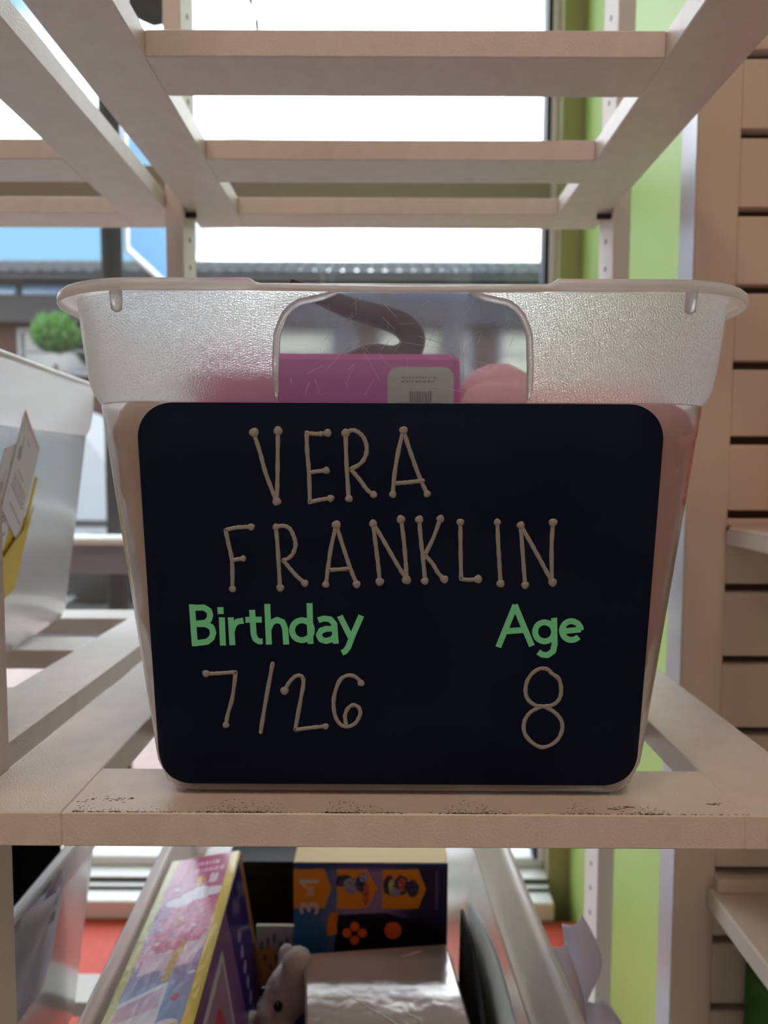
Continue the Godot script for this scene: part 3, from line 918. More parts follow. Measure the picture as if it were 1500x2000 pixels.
func build_room() -> void:
	var X0 := -3.0
	var X1 := 1.6
	var st := mb()
	bx(st, V(X0 - 0.1, -1.3, -1.81), V(X1 + 0.1, -1.2, 3.6), 0.001)
	struct("floor", st, grained(mat(Color(0.62, 0.60, 0.57), 0.6), null, 2.0, 0.0, tones(0.02, 18, Color(0.9, 0.9, 0.9), Color(1, 1, 1))))
	st = mb()
	bx(st, V(X0, -1.2, -1.72), V(0.476, -1.126, -0.95), 0.002)
	struct("trim_4", st, M.red_floor)
	st = mb()
	bx(st, V(X0 - 0.1, 2.6, -1.95), V(X1 + 0.1, 2.7, 3.6), 0.001)
	struct("ceiling", st, M.white_wall)
	st = mb()
	bx(st, V(X0 - 0.1, -1.2, -1.95), V(X0, 2.6, 3.6), 0.001)
	struct("wall_left", st, M.white_wall)
	st = mb()
	bx(st, V(X1, -1.2, -0.762), V(X1 + 0.1, 2.6, 3.6), 0.001)
	struct("wall_right", st, M.white_wall)
	st = mb()
	bx(st, V(X0, -1.2, 3.5), V(X1, 2.6, 3.6), 0.001)
	struct("wall_back", st, M.white_wall)
	# green wall: the return beside the window, the side wall coming forward, and the wall behind the slat panel
	st = mb()
	bx(st, V(0.421, -1.2, -1.95), V(0.60, 2.6, -1.80), 0.001)
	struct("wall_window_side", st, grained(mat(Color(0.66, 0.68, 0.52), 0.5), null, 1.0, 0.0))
	st = mb()
	bx(st, V(0.476, -1.2, -1.80), V(0.60, 2.6, -0.762), 0.002)
	struct("wall_green", st, M.green_wall)
	st = mb()
	bx(st, V(0.60, -1.2, -0.87), V(X1 + 0.1, 2.6, -0.762), 0.001)
	struct("wall_behind_slats", st, M.white_wall)
	# the shop window
	st = mb()
	bx(st, V(X0, 2.48, -1.92), V(0.421, 2.6, -1.81), 0.002)
	struct("wall_over_window", st, M.white_wall)
	st = mb()
	bx(st, V(X0, -1.2, -1.92), V(0.421, -1.126, -1.725), 0.002)
	struct("trim_1", st, grained(mat(Color(0.80, 0.66, 0.63), 0.6), null, 1.0, 0.0))
	var win := Node3D.new()
	win.name = "window_1"
	win.set_meta("kind", "structure")
	add_child(win, true)
	box("sill_rail", V(X0, -1.126, -1.92), V(0.421, -1.080, -1.720), M.frame, win, 0.003)
	box("sill_rail", V(X0, -1.080, -1.92), V(0.421, -1.072, -1.7715), M.frame, win, 0.002)
	box("sill_rail", V(X0, -1.072, -1.92), V(0.421, -1.060, -1.7935), M.frame, win, 0.002)
	box("gasket", V(X0, -1.0785, -1.7715), V(0.421, -1.073, -1.7695), M.gasket, win, 0.0003)
	box("gasket", V(X0, -1.0705, -1.7935), V(0.421, -1.0625, -1.7915), M.gasket, win, 0.0003)
	box("sill_rail", V(X0, -1.060, -1.90), V(0.421, -1.035, -1.845), M.frame, win, 0.003)
	box("middle_rail", V(X0, -0.2834, -1.91), V(0.405, -0.2047, -1.84), mat(Color(0.55, 0.59, 0.66), 0.45), win, 0.003)
	box("ledge", V(X0, -0.2047, -1.91), V(0.405, -0.189, -1.80), M.frame, win, 0.003)
	box("transom", V(X0, 0.646, -1.872), V(0.405, 0.732, -1.83), mat(Color(0.60, 0.58, 0.57), 0.5), win, 0.002)
	box("head_rail", V(X0, 2.42, -1.90), V(0.421, 2.48, -1.83), M.frame, win, 0.003)
	box("jamb", V(0.404, -1.035, -1.90), V(0.421, 2.42, -1.83), M.frame, win, 0.002)
	box("gasket", V(0.393, -1.035, -1.895), V(0.404, 2.42, -1.84), M.gasket, win, 0.001)
	box("jamb", V(X0, -1.035, -1.90), V(X0 + 0.04, 2.42, -1.83), M.frame, win, 0.002)
	box("mullion", V(-1.62, -1.035, -1.90), V(-1.57, 2.42, -1.845), M.frame, win, 0.002)
	for r: Array in [[-1.035, -0.2834], [-0.189, 0.646], [0.732, 2.42]]:
		for k in 2:
			box("pane", V([X0 + 0.04, -1.57][k], r[0], -1.872), V([-1.62, 0.393][k], r[1], -1.868), M.glass, win, 0.0002)

func build_outside() -> void:
	var st := mb()
	bx(st, V(-14, -1.35, -4.6), V(12, -1.22, -1.95), 0.01)
	struct("trim_2", st, grained(mat(Color(0.60, 0.54, 0.52), 0.8), null, 1.5, 0.0, tones(0.03, 6, Color(0.88, 0.86, 0.86), Color(1, 1, 1))))
	st = mb()
	bx(st, V(-24, -1.45, -40), V(24, -1.30, -4.6), 0.01)
	struct("trim_3", st, grained(mat(Color(0.16, 0.165, 0.18), 0.9), null, 1.0, 0.0, tones(0.05, 16, Color(0.8, 0.8, 0.8), Color(1, 1, 1))))
	st = mb()
	bx(st, Vector3(-0.9, 0.0, -0.07), Vector3(0.9, 0.012, 0.07), 0.004)
	var stripe := commit("road_marking", st, mat(Color(0.9, 0.9, 0.92), 0.7))
	stripe.position = V(-3.0, -1.30, -7.2)
	stripe.rotation.y = PI / 2 - 0.05
	tag(stripe, "white painted line on the dark road outside the window", "road marking")
	# the building across the road
	var b := thing("building", "low brick building across the road with a ribbed metal roof", "building", V(0, -1.3, -10.4))
	st = mb()
	bx(st, Vector3(-12, 0, -0.3), Vector3(12, 3.30, 0.0), 0.01)
	commit("wall", st, grained(mat(Color(0.27, 0.14, 0.12), 0.85), null, 2.0, 0.0, tones(0.03, 61, Color(0.75, 0.72, 0.72), Color(1, 1, 1))), b)
	box("fascia", Vector3(-12, 3.24, -0.1), Vector3(12, 3.62, 0.22), mat(Color(0.11, 0.11, 0.13), 0.7), b, 0.01)
	for k in 14:
		box("high_window", Vector3(-12 + k * 1.72, 3.66, -0.05), Vector3(-12 + k * 1.72 + 1.62, 3.79, 0.05), mat(Color(0.36, 0.52, 0.66), 0.15), b, 0.005)
	box("gutter", Vector3(-12.2, 3.80, 0.05), Vector3(12.2, 3.88, 0.40), mat(Color(0.20, 0.20, 0.22), 0.6), b, 0.01)
	# ribbed roof sloping up and away from the gutter
	st = mb()
	var metal := mat(Color(0.27, 0.285, 0.30), 0.9, 0.1)
	var a := Vector3(0, 3.87, 0.42)
	var e := Vector3(0, 4.36, -1.0)
	var up := (e - a).cross(Vector3.RIGHT).normalized() * -1.0
	for k in 126:
		var x := -12.2 + k * 0.194
		var p := [Vector3(x, 0, 0), Vector3(x + 0.11, 0, 0), Vector3(x + 0.125, 0, 0) + up * 0.045, Vector3(x + 0.179, 0, 0) + up * 0.045, Vector3(x + 0.194, 0, 0)]
		for i in 4:
			quad(st, a + p[i], a + p[i + 1], e + p[i + 1], e + p[i])
	box("eave_closure", Vector3(-12.2, 3.872, 0.36), Vector3(12.2, 3.912, 0.41), mat(Color(0.30, 0.31, 0.33), 0.8, 0.2), b, 0.004)
	box("ridge_cap", Vector3(-12.2, 4.34, -1.12), Vector3(12.2, 4.42, -0.95), mat(Color(0.40, 0.42, 0.44), 0.8, 0.2), b, 0.02)
	var roof := commit("roof", st, metal, b)
	box("roof_underside", Vector3(-12.2, 3.84, -1.0), Vector3(12.2, 3.866, 0.40), mat(Color(0.2, 0.2, 0.2), 0.8), b, 0.002)
	roof.set_meta("label", "grey ribbed metal roof")
	var wframe := mat(Color(0.48, 0.48, 0.48), 0.5)
	var glass := mat(Color(0.13, 0.17, 0.15), 0.08, 0.6)
	for q: Array in [[-6.9, 1.5, 0], [-4.55, 1.2, 0], [-2.9, 1.35, 1], [-1.1, 1.25, 1], [0.55, 1.2, 1], [2.3, 1.3, 1]]:
		var w := Node3D.new()
		w.name = "window"
		b.add_child(w, true)
		w.position = Vector3(q[0], 2.62, 0.0)
		var hw: float = q[1] / 2.0
		var pm: StandardMaterial3D = glass if q[2] == 0 else mat(Color(0.74, 0.73, 0.60), 0.3)
		box("pane", Vector3(-hw, -0.02, -0.02), Vector3(hw, 0.52, 0.015), pm, w, 0.004)
		box("frame", Vector3(-hw - 0.06, 0.52, -0.02), Vector3(hw + 0.06, 0.58, 0.06), wframe, w, 0.006)
		box("frame", Vector3(-hw - 0.06, -0.10, -0.02), Vector3(hw + 0.06, -0.02, 0.09), wframe, w, 0.006)
		box("frame", Vector3(-hw - 0.06, -0.02, -0.02), Vector3(-hw, 0.52, 0.06), wframe, w, 0.006)
		box("frame", Vector3(hw, -0.02, -0.02), Vector3(hw + 0.06, 0.52, 0.06), wframe, w, 0.006)
		box("glazing_bar", Vector3(-hw, 0.24, 0.0), Vector3(hw, 0.275, 0.045), wframe, w, 0.004)
	for x: float in [-0.60, 0.92, -2.1, 2.6]:
		box("pillar", Vector3(x - 0.14, 0, 0.0), Vector3(x + 0.14, 3.24, 0.25), mat(Color(0.16, 0.16, 0.19), 0.7), b, 0.01)
	# a shrub before its left window
	var bush := thing("shrub", "round green shrub before the white framed window across the road", "shrub", V(-4.38, -1.3, -9.7))
	st = mb(true)
	tube(st, [Vector3.ZERO, Vector3(0.02, 1.2, 0), Vector3(0, 2.6, 0)], [0.06, 0.05, 0.03], 8)
	commit("stem", st, mat(Color(0.25, 0.18, 0.12), 0.9), bush)
	st = mb()
	for i in 1500:
		var d := Vector3(rng.randfn(), rng.randfn(), rng.randfn()).normalized() * pow(rng.randf(), 0.4)
		var p := Vector3(d.x * 0.30, 2.98 + d.y * 0.25, d.z * 0.30)
		var f := frame_of(Vector3(rng.randfn(), rng.randfn() + 0.5, rng.randfn()))
		var l := rng.randf_range(0.05, 0.09)
		tri(st, p - f.x * l * 0.4, p + f.x * l * 0.4, p + f.y * l)
		tri(st, p + f.y * l, p + f.x * l * 0.4, p + f.x * l * 0.25 + f.y * l * 1.3 + f.z * 0.01)
	var lm := mat(Color(0.25, 0.42, 0.20), 0.6)
	lm.backlight_enabled = true
	lm.backlight = Color(0.3, 0.5, 0.2)
	var crown := commit("foliage", st, lm, bush)
	crown.set_meta("kind", "stuff")
	# a pale van parked across the road
	var van := thing("van", "pale van parked on the road outside the left of the window", "van", V(-3.85, -1.30, -6.6))
	st = mb()
	slab(st, PackedVector2Array([Vector2(-2.0, 0.35), Vector2(1.95, 0.35), Vector2(2.0, 0.95), Vector2(1.45, 1.10), Vector2(0.95, 1.78), Vector2(0.70, 1.88), Vector2(-1.9, 1.92), Vector2(-2.02, 1.75)]), -0.85, 0.0)
	commit("body", st, mat(Color(0.60, 0.62, 0.64), 0.3), van)
	box("window", Vector3(-1.85, 1.10, -0.01), Vector3(-0.6, 1.62, 0.012), mat(Color(0.40, 0.54, 0.54), 0.1), van, 0.004)
	box("window", Vector3(-0.5, 1.10, -0.01), Vector3(0.85, 1.62, 0.012), mat(Color(0.40, 0.54, 0.54), 0.1), van, 0.004)
	box("trim_strip", Vector3(-2.0, 0.72, -0.01), Vector3(1.9, 0.78, 0.015), M.gasket, van, 0.004)
	for x: float in [-1.25, 1.2]:
		st = mb(true)
		tube(st, [Vector3(x, 0.33, -0.22), Vector3(x, 0.33, -0.2), Vector3(x, 0.33, 0.01), Vector3(x, 0.33, 0.03)], [0.31, 0.33, 0.33, 0.30], 24)
		commit("wheel", st, M.gasket, van)
	# the dark van beside it
	var car := thing("car", "dark car parked beside the pale van outside", "car", V(0.6, -1.30, -6.9))
	st = mb()
	slab(st, PackedVector2Array([Vector2(-1.75, 0.3), Vector2(1.9, 0.3), Vector2(1.95, 0.8), Vector2(1.1, 0.95), Vector2(0.6, 1.5), Vector2(-1.2, 1.55), Vector2(-1.75, 1.0)]), -0.8, 0.0)
	commit("body", st, mat(Color(0.06, 0.075, 0.11), 0.25), car)
	box("window", Vector3(-1.1, 1.0, -0.01), Vector3(0.5, 1.4, 0.01), mat(Color(0.05, 0.16, 0.17), 0.1), car, 0.004)
	for x: float in [-1.1, 1.2]:
		st = mb(true)
		tube(st, [Vector3(x, 0.3, -0.22), Vector3(x, 0.3, -0.2), Vector3(x, 0.3, 0.01), Vector3(x, 0.3, 0.03)], [0.28, 0.30, 0.30, 0.27], 24)
		commit("wheel", st, M.gasket, car)
	# the post outside the window, with a ribbed lamp on a bracket, and a blue banner
	var post := thing("lamp_post", "dark post outside the window carrying a ribbed lamp", "post", V(-0.967, -1.22, -2.6))
	var dark := mat(Color(0.05, 0.06, 0.09), 0.8, 0.15)
	st = mb(true)
	tube(st, [Vector3.ZERO, Vector3(0, 0.01, 0), Vector3(0, 3.4, 0), Vector3(0, 3.41, 0)], [0.036, 0.036, 0.036, 0.02], 16)
	commit("pole", st, dark, post)
	st = mb(true)
	var pts := []
	var rad := []
	for k in 60:
		var y := k * 0.012
		pts.append(Vector3(0.16 - 0.05 * y, 2.735 + y, 0))
		rad.append(0.022 + 0.054 * minf(k / 3.0, 1.0) + 0.006 * (k % 2 if k > 4 else 0) - 0.0002 * k)
	tube(st, pts, rad, 24)
	commit("lamp", st, dark, post)
	st = mb(true)
	tube(st, [Vector3(0, 3.3, 0), Vector3(0.08, 3.34, 0), Vector3(0.13, 3.36, 0)], [0.015, 0.015, 0.015], 8)
	commit("bracket", st, dark, post)
	var ban := thing("banner", "light blue banner with a white edge beside the dark post outside", "banner", V(-0.9172, 0.745, -2.6))
	ban.rotation.y = atan2(0.56, -0.0154) - 0.0
	box("cloth", Vector3(0.025, 0.025, -0.004), Vector3(0.535, 0.55, 0.004), grained(mat(Color(0.28, 0.56, 0.74), 0.6), null, 5.0, 0.0, tones(0.01, 4, Color(0.85, 0.9, 0.95), Color(1, 1, 1))), ban, 0.001)
	box("edge", Vector3(0, 0, -0.006), Vector3(0.56, 0.025, 0.006), M.frame, ban, 0.002)
	box("edge", Vector3(0, 0.55, -0.006), Vector3(0.56, 0.575, 0.006), M.frame, ban, 0.002)
	box("edge", Vector3(0, 0.025, -0.006), Vector3(0.025, 0.55, 0.006), M.frame, ban, 0.002)
	box("edge", Vector3(0.535, 0.025, -0.006), Vector3(0.56, 0.55, 0.006), M.frame, ban, 0.002)

func shelf_board(label: String, x0: float, x1: float, top: float) -> Node3D:
	# an open board of two side rails and four rails across, all 19 mm thick
	var t := thing("slatted_shelf", label, "shelf", V(0, top, 0), "white slatted shelf boards")
	var w := 0.058
	for s: Array in [[x0, x0 + w], [x1 - w - 0.001, x1]]:
		box("side_rail", Vector3(s[0], -0.0193, -0.930), Vector3(s[1], 0, -0.3826), M.paint, t, 0.0008)
	for z: Array in [[0.3826, 0.4403], [0.546, 0.603], [0.724, 0.782], [0.877, 0.930]]:
		box("front_rail" if z[0] < 0.4 else "cross_rail", Vector3(x0 + w, -0.0193, -z[1]), Vector3(x1 - w - 0.001, 0, -z[0]), M.paint, t, 0.0008)
	return t

func build_shelves() -> void:
	var rack := thing("shelf_rack", "upright wooden posts with peg holes carrying the white slatted shelves", "rack", V(0, -1.2, 0))
	for q: Array in [[-0.2555, -0.2346, 0.384, 0.442], [0.2640, 0.2845, 0.384, 0.442], [-0.2555, -0.2350, 0.856, 0.912], [0.2618, 0.2815, 0.856, 0.912], [-0.776, -0.755, 0.384, 0.442], [-0.776, -0.755, 0.856, 0.912]]:
		var p := box("post", Vector3(q[0], 0, -q[3]), Vector3(q[1], 2.45, -q[2]), M.post, rack, 0.001)
		for row in 64:
			for s in 2:
				var st := mb()
				var x: float = q[1 - s]
				var o := PackedVector2Array()
				for k in 10:
					o.append(Vector2.from_angle(TAU * k / 10.0) * 0.0030)
				var zc: float = -(q[2] + q[3]) / 2.0
				slab(st, o, -0.0004, 0.0004, Transform3D(Basis(Vector3(0, 0, 1), Vector3(0, 1, 0), Vector3(-1, 0, 0)), Vector3(x, 0.25 + row * 0.032, zc)))
				if (s == 0 and q[1] < 0.1 and q[1] > -0.3) or (s == 1 and q[0] > 0.2):
					commit("peg_hole", st, M.hole, p)
	shelf_board("white slatted shelf board above the bin with the chalkboard label, seen from below", -0.2340, 0.2610, 0.314)
	var mid := shelf_board("white slatted shelf board with worn front edge under the chalkboard bin", -0.2340, 0.2560, -0.19)
	shelf_board("white slatted shelf board low down under the bin of toy boxes", -0.2340, 0.2560, -0.685)
	shelf_board("upper left white slatted shelf board seen from below beside the post", -0.7540, -0.2565, 0.314)
	shelf_board("middle left white slatted shelf board under the bin with the yellow pocket", -0.7540, -0.2565, -0.19)
	shelf_board("low left white slatted shelf board under the bin of papers", -0.7540, -0.2565, -0.685)
	# chipped paint along the front edge
	var st := mb()
	var patch := noise(22.0, 52, 2)
	for i in 2600:
		var x := lerpf(-0.17, 0.20, rng.randf())
		var density := clampf(patch.get_noise_2d(x, 0.0) * 1.6 + 0.35, 0.04, 1.0)
		if rng.randf() > density:
			continue
		var deep := pow(rng.randf(), 4.0) * 0.016 * density
		var z := -0.3834 - deep
		var o := PackedVector2Array()
		var r := rng.randf_range(0.00012, 0.00034) * (1.3 if deep < 0.0006 else 0.8)
		for k in 6:
			o.append(Vector2.from_angle(TAU * k / 6.0) * Vector2(r * rng.randf_range(1.0, 3.2), r * rng.randf_range(0.5, 1.0)))
		slab(st, o, 0.0, 0.0001, Transform3D(Basis(Vector3.RIGHT, Vector3.FORWARD, Vector3.UP), Vector3(x, 0.00002, z)))
	for q: Array in [[-0.158, -0.3965, 0.006], [-0.150, -0.3990, 0.004], [0.128, -0.3900, 0.003], [0.186, -0.3960, 0.003], [0.135, -0.3915, 0.002]]:
		for i in 14:
			var o := PackedVector2Array()
			var c := Vector2(rng.randfn() * q[2], rng.randfn() * q[2] * 0.25)
			var r := rng.randf_range(0.0002, 0.0005)
			for k in 6:
				o.append(c + Vector2.from_angle(TAU * k / 6.0) * Vector2(r * 2.5, r * 0.6))
			slab(st, o, 0.0, 0.0001, Transform3D(Basis(Vector3.RIGHT, Vector3.FORWARD, Vector3.UP), Vector3(q[0], 0.00002, q[1])))
	var worn := commit("worn_paint", st, M.chip, mid)
	worn.set_meta("kind", "stuff")
	for q: Array in [[-0.245, -0.868], [0.268, -0.868]]:
		st = mb(true)
		tube(st, [V(q[0] + 0.002 * signf(-q[0]), 0.290, q[1]), V(q[0] + 0.022 * signf(-q[0]), 0.290, q[1])], [0.0035], 10)
		var pin := commit("shelf_pin", st, M.pin)
		tag(pin, "dark shelf peg under the %s rear corner of the upper shelf board" % ("left" if q[0] < 0 else "right"), "shelf peg")

func build_slatwall() -> void:
	var t := thing("slatwall_panel", "beige slatwall panel with horizontal grooves at the right", "slatwall", V(0, -1.2, 0))
	var st := mb()
	bx(st, Vector3(0.2995, 0, -0.757), Vector3(0.341, 3.75, -0.72), 0.001)
	commit("end_stile", st, M.slat, t)
	box("edge_strip", Vector3(0.2985, 0, -0.757), Vector3(0.2995, 3.75, -0.7205), M.silver, t, 0.0003)
	box("backing", Vector3(0.341, 0, -0.757), Vector3(1.59, 3.75, -0.735), M.groove, t, 0.001)
	var k := 0
	while true:
		var top := 1.4457 + 0.0736 * (18 - k) - 0.0042
		if top < 0.02:
			break
		var low := maxf(top - 0.0736 + 0.0084, 0.0)
		box("slat", Vector3(0.3412, low, -0.735), Vector3(1.59, top, -0.7202), M.slat, t, 0.0012)
		k += 1
	# two display shelves hooked into it
	for q: Array in [[0.3392, -0.0600, 0.0185, "upper small white display shelf with chipped corner on the slatwall", 0.10], [0.3330, -0.4330, 0.0215, "lower small white display shelf on the slatwall above the green box", 0.10]]:
		var s := thing("display_shelf", q[3], "shelf", V(q[0], q[1], -0.72), "small shelves on the slatwall")
		st = mb()
		bx(st, Vector3(0, -q[2], 0.0005), Vector3(0.6, 0, 0.30), 0.0015)
		commit("board", st, M.slat, s)
		if q[1] < -0.2:
			box("back_lip", Vector3(0.006, 0.0, 0.0008), Vector3(0.6, 0.014, 0.012), M.slat, s, 0.001)
		else:
			st = mb(true)
			blob(st, [[Vector3(0.002, -0.002, 0.004), Vector3(0.004, -0.006, 0.009), 0.0032, 0.002]], 0.0008, 0.002, noise(400.0, 2), 0.0008)
			commit("chipped_corner", st, mat(Color(0.42, 0.28, 0.12), 0.9), s)
	var co := thing("coral_box", "coral storage box standing on the upper display shelf at the right", "box", V(0.415, -0.0595, -0.60))
	box("body", Vector3(0, 0, -0.115), Vector3(0.16, 0.11, 0.115), mat(Color(0.93, 0.35, 0.28), 0.6), co, 0.002)
	box("lid", Vector3(-0.003, 0.11, -0.118), Vector3(0.163, 0.13, 0.118), mat(Color(0.93, 0.38, 0.30), 0.6), co, 0.002)
	var g := thing("green_box", "dark green box under the lower display shelf at the right edge", "box", V(0.3725, -0.80, -0.715))
	box("body", Vector3(0, 0, 0), Vector3(0.20, 0.292, 0.06), mat(Color(0.16, 0.40, 0.07), 0.5), g, 0.002)
	box("lid", Vector3(-0.001, 0.292, -0.0005), Vector3(0.201, 0.312, 0.061), mat(Color(0.12, 0.30, 0.06), 0.5), g, 0.002)

func build_bins() -> void:
	var b := make_bin("storage_bin", "clear frosted plastic storage bin with a black handwritten chalkboard label")
	var left: Node3D = b.duplicate()
	var low: Node3D = b.duplicate()
	var low_left: Node3D = b.duplicate()
	b.position = V(0.0084, -0.19, -0.398 - HALF_Z)
	make_label(b)
	for q: Array in [[left, Vector3(-0.4926, -0.19, -0.62), 6.5, "clear plastic storage bin with a yellow paper pocket on the middle left shelf"], [low, Vector3(-0.044, -0.685, -0.62), 3.0, "open clear plastic storage bin full of toy boxes on the low shelf"], [low_left, Vector3(-0.514, -0.685, -0.62), 0.0, "clear plastic storage bin with papers in its side pocket at lower left"]]:
		var o: Node3D = q[0]
		o.name = numbered("storage_bin")
		add_child(o, true)
		o.position = V(q[1].x, q[1].y, q[1].z)
		o.rotation_degrees.y = q[2]
		o.set_meta("label", q[3])
	# yellow paper pockets on the outside of the right walls
	var yellow := grained(mat(Color(0.86, 0.74, 0.22), 0.45), null, 1.0, 0.0)
	for q: Array in [[left, 0.0], [low_left, 0.0]]:
		var st := mb()
		var t := side_frame(0.0008)
		slab(st, PackedVector2Array([Vector2(-0.071, 0.178), Vector2(-0.064, 0.178), Vector2(-0.050, 0.140), Vector2(0.10, 0.14), Vector2(0.10, 0.045), Vector2(0.03, 0.058), Vector2(-0.034, 0.071)]), 0.0, 0.0006, t)
		slab(st, PackedVector2Array([Vector2(-0.060, 0.150), Vector2(-0.042, 0.128), Vector2(-0.020, 0.119), Vector2(0.004, 0.105), Vector2(0.03, 0.14), Vector2(0.10, 0.15), Vector2(0.10, 0.046), Vector2(0.03, 0.059), Vector2(-0.033, 0.072)]), 0.0030, 0.0036, t)
		commit("paper_pocket", st, yellow, q[0]).set_meta("label", "yellow paper pocket")

# the outer face of a bin's right wall: x runs to the front, y up the slope, z outward
func side_frame(gap: float) -> Transform3D:
	var upv := Vector3(SLOPE, 1, 0).normalized()
	var b := Basis(Vector3(0, 0, 1), upv, Vector3(0, 0, 1).cross(upv))
	return Transform3D(Basis(b.x, b.y, -b.z if b.z.x < 0 else b.z), Vector3(HALF_X - 0.0375 * SLOPE + gap, 0, 0))

func build_main_contents() -> void:
	# magenta gift bag behind the clear window
	var bag := thing("gift_bag", "magenta gift bag with a dark handle behind the clear window of the chalkboard bin", "gift bag", V(-0.035, -0.188, -0.422))
	box("body", Vector3(-0.078, 0, -0.07), Vector3(0.078, 0.2520, 0.0), mat(Color(0.80, 0.33, 0.72), 0.4), bag, 0.004)
	var st := mb(true)
	var hp := []
	var path := [Vector2(-0.024, 0.042), Vector2(-0.006, 0.036), Vector2(0.012, 0.029), Vector2(0.030, 0.024), Vector2(0.044, 0.019), Vector2(0.051, 0.011), Vector2(0.049, 0.003), Vector2(0.040, -0.001), Vector2(0.026, 0.001), Vector2(0.014, -0.003), Vector2(0.008, -0.008)]
	for i in path.size() - 1:
		for k in 4:
			var q: Vector2 = path[i].cubic_interpolate(path[i + 1], path[maxi(i - 1, 0)], path[mini(i + 2, path.size() - 1)], k / 4.0)
			hp.append(Vector3(q.x, 0.255 + q.y, -0.03))
	var hr := []
	for i in hp.size():
		hr.append(0.0045 + 0.0035 * sin(PI * i / (hp.size() - 1.0)))
	tube(st, hp, hr, 12)
	commit("handle", st, mat(Color(0.16, 0.10, 0.22), 0.6), bag)
	st = mb()
	slab(st, rounded(0.036, 0.185, 0.074, 0.2440, 0.006), 0.0004, 0.0009)
	commit("price_tag", st, mat(Color(0.78, 0.84, 0.78), 0.6), bag)
	print_face("tag_print", printed(art_tag(), 0.6), Vector3(0.038, 0.2425, 0.0009), Vector3(0.034, 0, 0), Vector3(0, -0.030, 0), bag)
	# pink plush
	var plush := thing("pink_plush", "fluffy pink plush toy at the right inside the chalkboard bin", "plush toy", V(0.09, -0.188, -0.46))
	st = mb(true)
	blob(st, [[Vector3(-0.018, 0.222, -0.006), Vector3(-0.012, 0.215, -0.006), 0.030, 0.031], [Vector3(0.030, 0.19, -0.01), Vector3(0.018, 0.06, -0.03), 0.040, 0.038], [Vector3(0.028, 0.215, -0.012), Vector3(0.050, 0.212, -0.03), 0.022, 0.022], [Vector3(0.045, 0.12, 0.005), Vector3(0.032, 0.05, 0.010), 0.021, 0.022], [Vector3(-0.03, 0.216, 0.036), Vector3(0.050, 0.212, 0.036), 0.020, 0.021], [Vector3(0.0575, 0.205, 0.060), Vector3(0.047, 0.11, 0.048), 0.0195, 0.0195], [Vector3(0.046, 0.10, 0.047), Vector3(0.0365, 0.03, 0.0385), 0.019, 0.018], [Vector3(-0.01, 0.12, -0.02), Vector3(0.0, 0.045, -0.03), 0.035, 0.042]], 0.0042, 0.014, noise(120.0, 9, 3), 0.003)
	var fur := mat(Color(0.95, 0.74, 0.78), 0.95, 0.1)
	fur.rim_enabled = true
	fur.rim = 0.6
	commit("body", st, fur, plush)
	var tissue := thing("tissue_paper", "pale pink tissue paper crumpled at the left inside the chalkboard bin", "tissue paper", V(-0.10, -0.188, -0.47))
	st = mb(true)
	blob(st, [[Vector3(-0.0100, 0.030, 0.048), Vector3(-0.0190, 0.10, 0.057), 0.018, 0.0185], [Vector3(-0.0190, 0.11, 0.057), Vector3(-0.0305, 0.205, 0.069), 0.0185, 0.0190], [Vector3(-0.006, 0.05, -0.01), Vector3(-0.016, 0.19, -0.01), 0.030, 0.034], [Vector3(0.0, 0.04, -0.09), Vector3(-0.01, 0.16, -0.09), 0.030, 0.034]], 0.005, 0.012, noise(60.0, 14, 3), 0.003)
	commit("sheet", st, mat(Color(0.93, 0.84, 0.82), 0.9, 0.1), tissue)
	var pale := thing("peach_toy", "peach coloured soft toy low at the right inside the chalkboard bin", "plush toy", V(0.085, -0.188, -0.60))
	st = mb(true)
	blob(st, [[Vector3(0.0, 0.05, 0.0), Vector3(0.02, 0.13, 0.0), 0.045, 0.04], [Vector3(0.02, 0.15, 0.01), Vector3(0.03, 0.18, 0.01), 0.03, 0.026]], 0.006, 0.015, noise(90.0, 4, 3), 0.003)
	commit("body", st, mat(Color(0.96, 0.72, 0.62), 0.95, 0.1), pale)

